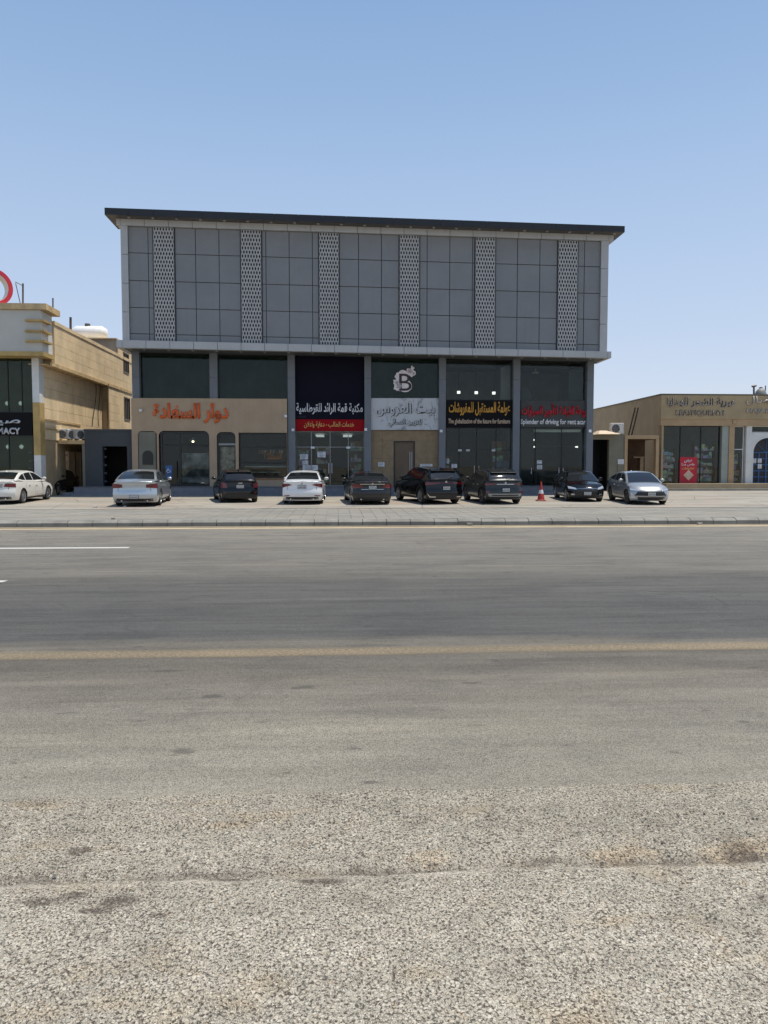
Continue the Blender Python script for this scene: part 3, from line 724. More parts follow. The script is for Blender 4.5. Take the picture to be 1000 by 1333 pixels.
# upper windows
for (a, c, bot, film, gm) in ((181.6,272.8,520.2,True,'glass_dark'), (283.4,374.4,521.4,True,'glass_dark'), (483.4,571.6,518.2,True,'glass_dark'),
                              (580.8,668.4,521,False,'glass'), (677.6,764.6,521.6,False,'glass')):
    w = window(a, 462, c, bot, fw=.035, gm=gm, ztop=ztopw)
    if film:
        x0 = fx(a)+.03; x1 = fx(c)-.03; k = 26; b = MB(); z0 = fz(bot)+.02; z1 = ztopw(x0)-.06
        for i in range(k):                                     # hanging film with soft folds
            xa = x0+(x1-x0)*i/k; xb = x0+(x1-x0)*(i+1)/k
            ya = YF+.32+.025*math.sin(i*1.7)+.01*math.sin(i*.6); yb = YF+.32+.025*math.sin((i+1)*1.7)+.01*math.sin((i+1)*.6)
            zm = z0+(z1-z0)*(.55+.03*math.sin(i*.9))
            b.face([(xa,ya,z0),(xb,yb,z0),(xb,yb+.03,zm),(xa,ya+.03,zm)]); b.face([(xa,ya+.03,zm),(xb,yb+.03,zm),(xb,yb,z1),(xa,ya,z1)])
        b.build('blind', M['curtain'], bld, smooth=60)
# bay 3 upper black glass board
x0, x1 = fx(384.2), fx(474.4)
b = MB(); b.box(x0, x1, YF, YF+.08, fz(523), lambda x: z_s(x)-.001); b.build('black_panel', M['navy'], bld)

# --- beige shopfront, bays 1 and 2
bz1 = fz(520.6); 
def wall_with_holes(x0, x1, z0, z1, holes, y0, y1, name, m, parent):
    xs = sorted({x0, x1}|{h[0] for h in holes}|{h[1] for h in holes}); b = MB()
    for i in range(len(xs)-1):
        a, c = xs[i], xs[i+1]; col = sorted([(h[2], h[3]) for h in holes if h[0] <= a+1e-6 and h[1] >= c-1e-6]); z = z0
        for (p, q) in col:
            if p > z+1e-4: b.box(a, c, y0, y1, z, p)
            z = q
        if z < z1-1e-4: b.box(a, c, y0, y1, z, z1)
    return b.build(name, m, parent)
def hole(px0, py0, px1, py1): return (fx(px0), fx(px1), fz(py1), fz(py0))
H = [hole(182,562.3,206.5,633.2), hole(208.7,562,274,632.6), hole(283.7,563.4,307.8,633.4), hole(311.8,564,374.2,622)]
wall_with_holes(CX0, fx(374.6), PZ, bz1, H, YF-.42, YF-.30, 'shopfront_wall', M['beige'], bld)
b = MB(); b.box(CX0, fx(374.6), YF-.30, YF-.02, fz(561), bz1-.03); b.build('shopfront_lintel', M['beige'], bld)
YB_ = YF-.34
def bwin(*a, **k): return window(*a, Y=YB_, **k)
def corner_fillets(px0, py0, px1, py1, r, parent, m='beige'):     # rounds the top corners of an opening
    x0, x1 = fx(px0), fx(px1); z = fz(py0)
    for (cx, sx) in ((x0, 1), (x1, -1)):
        pts = [(cx, z)]
        for i in range(7):
            t = math.pi/2*i/6; pts.append((cx+sx*(r-r*math.sin(t)), z-(r-r*math.cos(t))))
        if sx > 0: pts = pts[::-1]
        MB().prism(pts, YF-.422, YF-.345).build('corner_trim', M[m], parent)
# niche panel with arch
part('niche_panel', 182, 562.3, 206.5, 633.2, -.36, -.30, M['sage'])
part('niche_frame', 182, 562.3, 183, 633, -.40, -.361, M['black_frame']); part('niche_frame', 205.6, 562.3, 206.5, 633, -.40, -.361, M['black_frame'])
ax0, ax1 = fx(187.5), fx(201); az0, az1 = fz(605), fz(587); ar = (ax1-ax0)/2
pts = [(ax0, az0), (ax1, az0), (ax1, az1-ar)]+[((ax0+ax1)/2+ar*math.cos(t*math.pi/8), az1-ar+ar*math.sin(t*math.pi/8)) for t in range(1, 8)]+[(ax0, az1-ar)]
MB().prism(pts, YF-.40, YF-.361).build('arched_hatch', M['black_frame'], bld)
w = bwin(208.7, 562, 274, 632.6, vs=(234.6,), hs=(579.5,), fw=.10)
corner_fillets(208.7, 562, 274, 632.6, .28, bld); corner_fillets(182, 562.3, 206.5, 633, .2, bld); corner_fillets(283.7, 563.4, 307.8, 633, .25, bld)
b = MB(); b.tube((fx(231.5), YB_-.06, fz(600)), (fx(231.5), YB_-.06, fz(622)), .022); b.tube((fx(231.5), YB_-.06, fz(602)), (fx(231.5), YB_, fz(602)), .015); b.tube((fx(231.5), YB_-.06, fz(620)), (fx(231.5), YB_, fz(620)), .015); b.build('door_handle', M['black_frame'], w)
w = bwin(283.7, 563.4, 307.8, 633.4, hs=(579,), fw=.10)
fbox(MB(), 285, 577.2, 306.8, 579.6, -.03, .02, YB_).build('transom_bar', M['grey_frame'], w)
w = bwin(311.8, 564, 374.2, 622, hs=(582.4, 602.5), fw=.07)
part('window_sill', 311.8, 622, 374.2, 624, -.46, -.30, M['wood'])
# things seen through / on the glass of the cafe
cnt = thing('shop_counter', 'wooden counter inside the beige cafe behind the wide window', 'counter', (fx(345), YF+1.2, PZ))
fbox(MB(), 318, 608, 374, 632, .9, 1.5).build('counter_body', M['wood'], cnt); fbox(MB(), 316, 606.5, 375, 608.2, .85, 1.55).build('counter_top', M['white_paint'], cnt)
for (p0, m_) in ((244,'paper'), (256,'paper')):
    pass
mur = tag(fbox(MB(), 236.2, 590, 273, 629, .09, .11, YF-.34).build('wall_print', simple('wall_print', (.24,.24,.25), .6, 0, .98, 1.5)), 'large grey and black photo print behind the cafe glass', 'print')
mur2 = tag(fbox(MB(), 286, 582, 305.5, 622, .09, .12, YF-.34).build('menu_board', simple('menu_board', (.40,.32,.26), .6, 0, .8, 3.5)), 'faded menu board behind the narrow cafe window', 'board')
pl = thing('pendant_lamp', 'small pendant lamp glowing behind the cafe glass', 'lamp', (fx(248.3), YF+.6, fz(574)))
b = MB(); b.lathe([(.02,.16),(.05,.12),(.17,0),(.0,0.01)], 'z', (fx(248.3), YF+.6, fz(573.5)), 14); b.build('lamp_shade', M['white_light'], pl)
MB().tube((fx(248.3), YF+.6, fz(572)), (fx(248.3), YF+.6, fz(562)), .008).build('cord', M['dark'], pl)
em_ = NT('lamp_glow').bsdf((.9,.8,.6), .5, emis=(1,.86,.62), es=4)
b = MB(); b.lathe([(0,-.06),(.05,-.045),(.065,0),(.045,.03),(0,.04)], 'z', (fx(248.3), YF+.6, fz(574.6)), 10); b.build('bulb', em_, pl, smooth=60)
# accessibility sticker
st = thing('accessibility_sticker', 'blue wheelchair sticker on the cafe door', 'sticker', (fx(219.8), YB_, fz(612)))
fbox(MB(), 215.6, 606, 224.4, 617, .028, .036, YB_).build('sticker_back', M['blue_sticker'], st)
fbox(MB(), 215.6, 618, 224.4, 622, .028, .036, YB_).build('sticker_strip', M['blue_sticker'], st)
sx, sz = fx(219.8), fz(612); b = MB(); Yk = YB_+.02
b.lathe([(.022,-.004),(.022,.004)], 'y', (sx+.0, Yk, sz+.135), 10)
pts = [(.0,.11),(.005,.0),(.09,-.005),(.13,-.09)]
for p, q in zip(pts[:-1], pts[1:]): b.tube((sx+p[0], Yk, sz+p[1]), (sx+q[0], Yk, sz+q[1]), .014, 6)
for i in range(9):
    t0 = math.pi*(.55+i*.14); t1 = math.pi*(.55+(i+1)*.14)
    b.tube((sx+.02+.085*math.cos(t0), Yk, sz-.04+.085*math.sin(t0)), (sx+.02+.085*math.cos(t1), Yk, sz-.04+.085*math.sin(t1)), .012, 6)
b.build('wheelchair_symbol', M['letter_white'], st)
# orange sign
s1 = thing('shop_sign', 'orange Arabic letters on the beige shopfront', 'sign', (fx(248), YF-.45, fz(540)), 'shop signs on the grey building')
text_on('lettering', 'دوّار السعادة'.replace('ّ',''), 199.5, 524.5, 297.5, 551, YF-.425, M['orange'], s1, arabic=True, ext=.07, bold=.03)
b = MB()
for (px, py) in ((277.5,529),(280.5,529),(233,531)): b.tube((fx(px),YF-.425,fz(py)),(fx(px),YF-.49,fz(py)),.05,8)
b.build('dots', M['orange'], s1)
# faint lettering on the wide cafe window
s1b = thing('window_lettering', 'faint orange letters on the wide cafe window', 'lettering', (fx(358), YB_, fz(592)))
text_on('letters', 'السعادة', 344, 587, 367, 598, YB_+.045, simple('faint_orange', (.32,.13,.03), .5), s1b, arabic=True, ext=.004)

# --- bay 3: bookshop
s3 = thing('shop_sign', 'white Arabic letters on a navy board over the red band', 'sign', (fx(429), YF-.1, fz(534)), 'shop signs on the grey building')
fbox(MB(), 384.2, 523, 474.4, 546, -.10, -.001).build('board', M['navy'], s3)
text_on('lettering', 'مكتبة قمة الرائد للقرطاسية', 385.6, 524.2, 472.4, 540, YF-.10, M['letter_white'], s3, arabic=True, ext=.03, bold=.022)
text_on('small_lettering', 'للقرطاسية', 386, 541, 398, 544, YF-.10, M['signgrey'], s3, arabic=True, ext=.01)
s3b = thing('shop_sign', 'red band sign with small yellow Arabic letters', 'sign', (fx(429), YF-.12, fz(554)), 'shop signs on the grey building')
fbox(MB(), 383.6, 546.2, 475, 561.2, -.16, -.001).build('board', M['red'], s3b)
text_on('lettering', 'خدمات الطالب - دعاية واعلان', 396, 548.5, 461, 557.5, YF-.16, M['letter_yellow2'], s3b, arabic=True, ext=.012, bold=.01)
w = window(384.2, 561.4, 474.4, 632.4, vs=(405.6,430,453.5), hs=(582,), fw=.035, m='grey_frame', gm='glass')
for (px,) in ((428,),(432,)):
    b = MB(); b.tube((fx(px), YF-.06, fz(603)), (fx(px), YF-.06, fz(616)), .02); b.build('door_handle', M['letter_silver'], w)
# interiors: shelves with goods, ceiling panels, posters
def shelf(px0, px1, y, z1, label, rows_=4, mat='goods'):
    t = thing('display_shelf', label, 'shelf', (fx((px0+px1)/2), YF+y, PZ))
    x0, x1 = fx(px0), fx(px1)
    b = MB(); b.box(x0, x0+.03, YF+y, YF+y+.4, PZ, z1); b.box(x1-.03, x1, YF+y, YF+y+.4, PZ, z1); b.box(x0+.03, x1-.03, YF+y+.37, YF+y+.4, PZ, z1); b.build('side_panel', M['wood'], t)
    g = MB()
    for r in range(rows_):
        zb = PZ+.1+(z1-PZ-.1)*r/rows_; b = MB(); b.box(x0+.03, x1-.03, YF+y+.01, YF+y+.37, zb, zb+.03); b.build('shelf_board', M['wood'], t)
        x = x0+.05
        while x < x1-.2:
            w_ = random.uniform(.08,.26); h_ = random.uniform(.12, (z1-PZ)/rows_-.12); g.box(x, x+w_, YF+y+.03, YF+y+.3, zb+.031, zb+.03+h_); x += w_+.015
    g.build('stock', M[mat], t); return t
shelf(386, 403, 1.2, PZ+2.0, 'shelf of stationery at the left end inside the bookshop')
shelf(456, 473, 1.4, PZ+2.4, 'shelf of stationery at the right end inside the bookshop')
shelf(408, 428, 3.6, PZ+2.2, 'shelf of stationery against the back wall of the bookshop')
glow = NT('ceiling_panel_glow').bsdf((.8,.8,.8), .5, emis=(.9,.95,1), es=.55)
def ceil_lamp(px0, py0, px1, py1, dy0, dy1, label):
    z = fz(py0); x0, x1 = fx(px0), fx(px1)
    b = MB(); b.box(x0, x1, YF+dy0, YF+dy1, z, z+.04); return tag(b.build('ceiling_panel_light', glow), label, 'light')
for k, (a, c, l) in enumerate(((410,421,'left ceiling panel light glowing inside the bookshop'),(447,459,'right ceiling panel light glowing inside the bookshop'))):
    ceil_lamp(a, 566, c, 572, 1.0, 3.2, l)
# lower ceiling of the bookshop
b = MB(); b.box(colx[2][1], colx[3][0], YF+.3, YF+5.4, fz(563), fz(562)); b.build('shop_ceiling', M['room'], bld)
def notice(px0, py0, px1, py1, label, Y=None, cat='notice', m='paper'):
    Y = YF-.006 if Y is None else Y
    t = fbox(MB(), px0, py0, px1, py1, -.008, 0, Y).build('notice', M[m]); tag(t, label, cat); sub(t)
    n = max(2, int((py1-py0)/1.6)); b = MB()
    for i in range(n):
        y = py0+(py1-py0)*(i+.6)/n; fbox(b, px0+(px1-px0)*.15, y-.22, px1-(px1-px0)*(.15+.25*random.random()), y+.22, -.011, -.0085, Y)
    b.build('print_lines', M['gate_grey'], t); return t
for (a, b_, c, d, l) in ((413.4,588,424,595.4,'white paper notice on the bookshop glass beside the door'), (390.6,591.2,401,598,'upper paper notice on the left glass of the bookshop'),
                       (394,599.6,400.6,605,'lower small paper notice on the left glass of the bookshop'), (394,605.5,414,612,'pale rows of cards low in the bookshop window')):
    notice(a, b_, c, d, l, YF+.045)
for (a,l) in ((404.8,'bright lamp over the left side of the bookshop door'),(451,'bright lamp over the right side of the bookshop door')):
    tag(fbox(MB(), a, 581.4, a+5, 584, -.07, -.004).build('door_lamp', M['white_light']), l, 'lamp')

# --- bay 4: bridal shop
s4 = thing('shop_sign', 'white marble sign with silver Arabic letters', 'sign', (fx(527), YF-.1, fz(540)), 'shop signs on the grey building')
for i in range(4):
    a = 482.6+(571.6-482.6)*i/4; c = 482.6+(571.6-482.6)*(i+1)/4
    fbox(MB(), a+.08, 518.6, c-.08, 559.8, -.14, -.001).build('marble_slab', M['marble'], s4)
def text_edge(s, a, b_, c, d, Y, parent, **k):                # dark halo behind, bright letters in front
    text_on('letter_back', s, a+.9, b_+.6, c+.9, d+.6, Y, M['gate_grey'], parent, arabic=True, ext=.015, bold=.02)
    text_on('lettering', s, a, b_, c, d, Y-.03, M['letter_silver'], parent, arabic=True, ext=.035, **k)
text_edge('بيت العروس', 489.5, 524, 566, 542, YF-.141, s4)
text_edge('للتزيين النسائي', 506, 544.5, 549, 556, YF-.141, s4)
# B emblem with flowers
em = thing('emblem_sign', 'white flower-edged plaque with a black letter B on the dark glass', 'sign', (fx(526), YF-.05, fz(492)))
def plate(cx, cz, r, n, amp, ph, y0, y1, b):
    pts = []
    for i in range(40):
        t = 2*math.pi*i/40; rr = r*(1+amp*math.cos(n*t+ph)); pts.append((cx+rr*math.cos(t), cz+rr*math.sin(t)))
    b.prism(pts, y0, y1)
P_ = lambda px, py: (fx(px), fz(py))
b = MB()
for (px, py, r, n, a, ph) in ((525,489,.30,3,.05,0), (527.5,502,.34,3,.04,1), (519,502,.26,5,.12,0), (534.5,484,.22,5,.22,.3), (515.5,497,.14,5,.2,0), (519.5,490,.22,6,.08,0), (536.5,478.5,.09,3,.3,.5), (516.5,504.5,.15,5,.15,1), (538.5,486,.10,5,.2,1)):
    plate(*P_(px,py), r, n, a, ph, YF-.06-.0007*px%.01, YF-.01, b)
b.build('plaque', simple('plaque_white', (.78,.72,.72), .45), em)
me = text_mesh('B', fx(535.6)-fx(519.5), fz(486.3)-fz(508.5), ext=.02, bold=.0, res=4); me.materials.append(simple('emblem_letter', (.03,.012,.014), .4)); me.transform(Matrix.Translation((fx(519.5), YF-.068, fz(508.5)))); put('letter', me, em)
FG = simple('flower_grey', (.40,.36,.37), .5)
for (px, py, r) in ((519.5,502.5,.13), (533.5,483,.11), (516.5,498,.07), (538,486,.06)):
    b = MB(); plate(*P_(px,py), r, 5, .25, 0, YF-.105, YF-.07, b); b.build('flower', FG, em)
# tan stone wall with slabs and a door
hx0, hx1 = fx(512.5), fx(540); hz1 = fz(574)
xsl = [fx(483.2), fx(498), hx0, hx1, fx(556), fx(571.6)]; zsl = [PZ, PZ+.72, PZ+1.44, hz1, fz(560)]
for i in range(5):
    for j in range(4):
        if i == 2 and j < 3: continue
        b = MB(); b.box(xsl[i]+.003, xsl[i+1]-.003, YF-.04+random.uniform(-.002,.002), YF+.10, zsl[j]+.003, zsl[j+1]-.003); b.build('stone_slab', M['tan_stone'], bld)
b = MB(); b.box(xsl[0], xsl[2], YF+.101, YF+.2, PZ, zsl[4]); b.box(xsl[3], xsl[5], YF+.101, YF+.2, PZ, zsl[4]); b.box(hx0, hx1, YF+.101, YF+.2, hz1, zsl[4]); b.build('stone_backing', M['room_dark'], bld)
dr = sub(part('door', 513, 575, 539.5, 633, .03, .09, M['door_brown']))
fbox(MB(), 512.5, 574, 514.0, 633, -.05, .02).build('door_frame', M['black_frame'], dr); fbox(MB(), 538.8, 574, 540.2, 633, -.05, .02).build('door_frame', M['black_frame'], dr); fbox(MB(), 514.0, 574, 538.8, 575.4, -.05, .02).build('door_frame', M['black_frame'], dr)
for px in (533.4, 536): fbox(MB(), px, 588, px+.6, 612, .0, .03).build('door_handle', M['letter_silver'], dr)
notice(492.4, 601.6, 500.6, 607.4, 'white notice on the tan stone left of the brown door', YF-.05)
notice(547, 604, 563, 608, 'long white notice on the tan stone right of the brown door', YF-.05)

# --- bay 5: furniture
s5 = thing('shop_sign', 'black sign with golden Arabic and small cream English letters', 'sign', (fx(624), YF-.1, fz(540)), 'shop signs on the grey building')
fbox(MB(), 580.8, 521.2, 668.4, 556.6, -.12, -.001).build('board', M['signblack'], s5)
text_on('lettering', 'عولمة المستقبل للمفروشات', 584.5, 522.6, 664, 541.5, YF-.12, M['letter_yellow'], s5, arabic=True, ext=.03, bold=.022)
text_on('english_lettering', 'The globalization of the future for furniture', 583.5, 545, 664, 553.4, YF-.12, M['letter_cream'], s5, ext=.02, bold=.022)
w = window(580.8, 556.8, 668.4, 632.6, vs=(598,620.5,646), hs=(586,), fw=.03, m='black_frame', gm='glass')
for px in (617.5, 623.5): MB().tube((fx(px), YF-.06, fz(606)), (fx(px), YF-.06, fz(616)), .018).build('door_handle', M['letter_cream'], w)
for px in (598.5, 609, 642): fbox(MB(), px-2, 585, px+2.6, 587.4, -.03, -.004).build('patch_fitting', M['letter_silver'], w)
shelf(646, 663, 1.0, PZ+2.4, 'tall shelf of folded fabrics inside the furniture shop')
shelf(583, 596, 2.2, PZ+1.6, 'low shelf at the left end inside the furniture shop')
notice(588, 604, 595, 609, 'white notice on the lower left glass of the furniture shop', YF+.045); notice(580.9, 597, 584.5, 603.5, 'narrow white notice by the column on the furniture shop glass', YF+.045)
bulbm = NT('shop_lamp_glow').bsdf((.9,.9,.9), .5, emis=(1,.98,.95), es=1.6)
bb = MB(); bb.box(-.08, .08, -.05, .05, -.07, .07); bulb_me = bb.mesh('lamp', bulbm)
for px, py, l in ((599.6,508.3,'left'), (622.8,508.6,'middle'), (646,509,'right')):
    t = thing('pendant_lamp', f'{l} one of three small white lamps behind the glass over the black sign', 'lamp', (fx(px), YF+.7, fz(py)), 'white lamps behind the glass over the black sign')
    o = put('lamp_head', bulb_me, t); o.location = (0,0,0)
    MB().tube((fx(px), YF+.7, fz(py)+.1), (fx(px), YF+.7, z_s(fx(px))-.01), .01, 6).build('cord', M['dark'], t)

# --- bay 6: car rental
s6 = thing('shop_sign', 'grey sign with red Arabic and white English letters', 'sign', (fx(721), YF-.1, fz(540)), 'shop signs on the grey building')
fbox(MB(), 677.6, 521.8, 764.6, 556.4, -.12, -.001).build('board', M['signgrey'], s6)
text_on('lettering', 'روعة القيادة لتأجير السيارات', 678.8, 525, 763, 543.5, YF-.12, M['letter_red'], s6, arabic=True, ext=.06, bold=.03)
text_on('english_lettering', 'Splender of driving for rent acar', 677.9, 545.4, 762.6, 554.6, YF-.12, M['letter_white'], s6, ext=.025, bold=.02)
w = window(677.6, 556.8, 764.6, 632.8, vs=(697,731), hs=(), fw=.03, m='black_frame', gm='glass')
for px in (692, 728, 733.5): MB().tube((fx(px), YF-.06, fz(609)), (fx(px), YF-.06, fz(617)), .018).build('door_handle', M['letter_silver'], w)
tag(fbox(MB(), 697, 558.8, 758, 562.2, .25, .45).build('light_box', simple('light_box', (.75,.75,.73), .5)), 'long white light box under the grey car rental sign', 'light box')
notice(699.2, 599.4, 705.4, 604, 'upper white notice on the car rental glass', YF+.045); notice(699.2, 605.4, 705.8, 610.8, 'lower white notice on the car rental glass', YF+.045)
dk = thing('office_desk', 'desk inside the car rental shop', 'desk', (fx(730), YF+2.5, PZ))
b = MB(); b.box(fx(712), fx(748), YF+2.2, YF+2.9, PZ+.70, PZ+.74); b.build('desk_top', M['wood'], dk)
for px in (713, 746): b = MB(); b.box(fx(px), fx(px)+.06, YF+2.25, YF+2.85, PZ, PZ+.70); b.build('leg', M['steel'], dk)
for (px, py, l) in ((699,571.5,'small spotlight high behind the car rental glass'), (699.5,580.8,'white spotlight at the left end of the ceiling rail'), (757,580.8,'white spotlight at the right end of the ceiling rail')):
    t = thing('spotlight', l, 'lamp', (fx(px), YF+.8, fz(py)))
    b = MB(); b.lathe([(0,-.08),(.035,-.07),(.045,.07),(0,.08)], 'x', (fx(px), YF+.8, fz(py)), 12); b.build('lamp_head', bulbm, t, smooth=50)
tag(MB().tube((fx(699), YF+.86, fz(580.4)), (fx(757), YF+.86, fz(580.4)), .018).build('ceiling_rail', M['steel']), 'thin metal rail holding spotlights behind the car rental glass', 'rail')
def inner(name, px0, py0, px1, py1, d0, m): return part(name, px0, py0, px1, py1, d0, d0+.05, M[m])
inner('dark_band', 582, 467, 646, 478.5, .3, 'dark'); inner('dark_band', 679, 467, 742, 479, .3, 'dark'); inner('shade_sheet', 678, 562, 696.6, 632, .35, 'dark')  # dark bands behind the glass tops; dark sheet added as shade behind one pane
inner('shade_sheet', 581.5, 558, 668, 632, 3.2, 'room_dark'); inner('shade_sheet', 385, 576, 474, 632, 4.2, 'room_dark')  # dark sheets added to deepen the shade inside both shops
inner('inner_wall', 745, 480, 764, 521, .6, 'signgrey'); inner('inner_wall', 655, 476, 667.5, 521, .6, 'room')
bp = thing('blue_poster', 'dim blue poster low behind the right glass of the furniture shop', 'poster', (fx(654), YF+.3, fz(624)))
fbox(MB(), 645, 600, 663.5, 625, .20, .23).build('poster_sheet', simple('dim_blue_print', (.05,.07,.15), .6, 0, .6, 3), bp)
bk = thing('covered_bundle', 'black covered bundle standing behind the upper glass above the red letters', 'bundle', (fx(687), YF+.5, fz(521)))
pts_ = [(fx(679), fz(521)), (fx(696), fz(521)), (fx(695.5), fz(514)), (fx(692), fz(507)), (fx(688), fz(501.5)), (fx(682), fz(500.5)), (fx(679), fz(503))]
MB().prism(pts_, YF+.2, YF+.7).build('cover', M['dark'], bk, bevel=.03)
for (a_, b_, l_) in ((688, 19, 'left'), (711, 15, 'middle')):
    t = thing('ceiling_fan', f'{l_} small grey ceiling fitting behind the glass of the car rental shop', 'light', (fx(a_), YF+.9, fz(479)))
    MB().lathe([(0,0),(.16,.0),(.20,.05),(.05,.12),(.02,.4)], 'z', (fx(a_+14), YF+.9, fz(482)), 14).build('shade', M['letter_steel'], t, smooth=50)
    break
# people-free cafe: tables and chairs by the window
for k_, (px_, l_) in enumerate(((326, 'left'), (341, 'middle'), (357, 'right'))):
    t = thing('cafe_table', f'{l_} small round table behind the wide cafe window', 'table', (fx(px_), YF+.6, PZ)); x_ = fx(px_)
    MB().lathe([(0,.70),(.28,.70),(.28,.735),(0,.735)], 'z', (x_, YF+.5, PZ), 16).build('table_top', M['white_paint'], t); MB().tube((x_, YF+.5, PZ), (x_, YF+.5, PZ+.70), .03, 8).build('leg', M['steel'], t)
sh = thing('wall_shelf', 'wooden wall shelf with cups behind the wide cafe window', 'shelf', (fx(350), YF+2.0, fz(590)))
fbox(MB(), 330, 589, 368, 590.2, 1.9, 2.2).build('shelf_board', M['wood'], sh)
for k_ in range(9): x_ = fx(332+k_*4); MB().lathe([(0,0),(.05,0),(.07,.16),(0,.16)], 'z', (x_, YF+2.05, fz(589)+.002), 8).build('cup', M['white_paint'] if k_ % 3 else M['orange'], sh)
# small floodlights on the columns
for (px, py, l) in ((183,534,'at the left end of the beige shopfront'), (372,541.5,'at the right end of the beige shopfront'), (381.5,559.5,'left of the red band'), (476.2,559,'right of the red band'), (574.5,561,'right of the marble sign'), (768.3,561,'on the last grey column')):
    t = thing('wall_floodlight', f'small white floodlight {l}', 'floodlight', (on_y(px,py,YF-.45)[0], YF-.45, on_y(px,py,YF-.45)[1]), 'small white floodlights on the shop columns')
    x, z = on_y(px, py, YF-.55)
    b = MB(); b.hexa([(x-.07,YF-.58,z-.07),(x+.07,YF-.58,z-.07),(x+.07,YF-.5,z-.05),(x-.07,YF-.5,z-.05),(x-.07,YF-.56,z+.06),(x+.07,YF-.56,z+.06),(x+.07,YF-.48,z+.07),(x-.07,YF-.48,z+.07)]); b.build('lamp_head', M['white_light'], t)
    MB().tube((x, YF-.5, z), (x, YF-.3-(.12 if py < 545 else 0), z), .02, 6).build('bracket', M['steel'], t)

# ---------------------------------------------------------------- dark gate block left of the shops
gt = thing('gate_house', 'dark grey rendered wall block with a black doorway left of the shops', 'gatehouse', (on_y(142,638,YF)[0], YF, GP))
gx0, gx1 = on_y(112,600,YF)[0], CX0-.003
hx = (on_y(134.4,600,YF)[0], on_y(166.5,600,YF)[0], PZ, fz(581, 150))
wall_with_holes(gx0, gx1, GP-.1, fz(559.8,142), [hx], YF-.1, YF+.25, 'wall', M['gate_grey'], gt)
b = MB(); b.box(gx0+.002, gx1, YF+.25, YF+3.4, fz(562,142), fz(561,142)); b.box(gx0+.002, gx0+.2, YF+.25, YF+3.4, GP, fz(562,142)-.002); b.box(gx0+.2, gx1, YF+3.2, YF+3.4, GP, fz(562,142)-.002); b.build('inner_wall', M['room_dark'], gt)
b = MB(); b.box(gx0-.03, gx1, YF-.14, YF-.101, fz(561.4,142), fz(558.8,142)); b.build('coping', M['gate_grey'], gt)
b = MB()
for z in [PZ+.2+i*.42 for i in range(5)]: b.box(hx[0]+.02, hx[0]+.14, YF+.1, YF+.16, z, z+.1)
b.build('hinge_plates', M['gate_grey'], gt)
# broken dark pavers at its foot
for k, (px, py, w_) in enumerate(((88,641.8,1.1),(97,641,.9),(106,640.2,1.0),(93,644,.8))):
    X, Y = on_z(px, py, gz(37.5)+.05); b = MB(); b.box(-w_/2, w_/2, -.35, .35, 0, .07)
    o = tag(b.build('loose_slab', M['stone_step'], bevel=.01), ('broken dark paving slab nearest the alley', 'broken dark paving slab in the middle of the heap', 'broken dark paving slab beside the gate block', 'broken dark paving slab lying in front of the heap')[k], 'slab')
    o.location = (X, Y, gz(Y)+.04); o.rotation_euler = (R(random.uniform(-3,3)), R(random.uniform(-4,4)), R(random.uniform(-25,25)))
b = MB(); xg0 = on_y(78,640,Y_B)[0]; b.box(xg0, CX0-2.61, Y_B+.3, YF+1, GP-.2, GP+.16); tag(b.build('low_step', M['stone_step'], bevel=.02), 'low dark step running into the alley beside the gate block', 'step')

# ---------------------------------------------------------------- left building (pharmacy)
YL = 38.1; YLF = 37.3
lb = thing('pharmacy_building', 'tan limestone building with cream fascia and pharmacy shopfront at left', 'building', (on_y(20,640,YL)[0], YL, GP))
XU = on_y(53, 430, YLF)[0]                    # side plane of the upper part
XL = on_y(52, 520, YL)[0]                     # recessed side plane of the lower part
zl = lambda py, px=25, Y=YL: on_y(px, py, Y)[1]
YEND = on_x(172, 520, XU)[0]; YREC = on_x(141.5, 520, XU)[0]
YT = on_x(67.5, 440, XU)[0]
z_roof = on_x(68.5, 417, XU)[1]; z_slab0 = on_x(60, 473, XU)[1]
LW = -34.0
# cream fascia box
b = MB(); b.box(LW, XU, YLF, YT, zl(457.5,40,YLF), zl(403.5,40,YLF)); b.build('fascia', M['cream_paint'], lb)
# sun-facing side, its sunlit tone put into a paler colour, with ledges
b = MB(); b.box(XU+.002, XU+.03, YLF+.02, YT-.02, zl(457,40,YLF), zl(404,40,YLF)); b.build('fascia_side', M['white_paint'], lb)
for py in (417.5, 431.3, 444.3):
    b = MB(); z = zl(py,45,YLF); x0 = on_y(34,py,YLF)[0]; b.box(x0, XU+.22, YLF-.16, YLF-.002, z-.045, z+.045); b.box(XU+.032, XU+.22, YLF-.0015, YLF+.85, z-.045, z+.045); b.build('fascia_ledge', M['yellow_paint'], lb)
b = MB(); b.box(LW, XU+.32, YLF-.12, YT+.3, zl(403.2,40,YLF), zl(395.4,40,YLF)); b.build('roof_ledge', M['tan_ledge'], lb)
b = MB(); b.box(LW, XU+.12, YLF-.05, YT, zl(463.3,40,YLF), zl(457.6,40,YLF)); b.build('lower_ledge', M['yellow_paint'], lb)
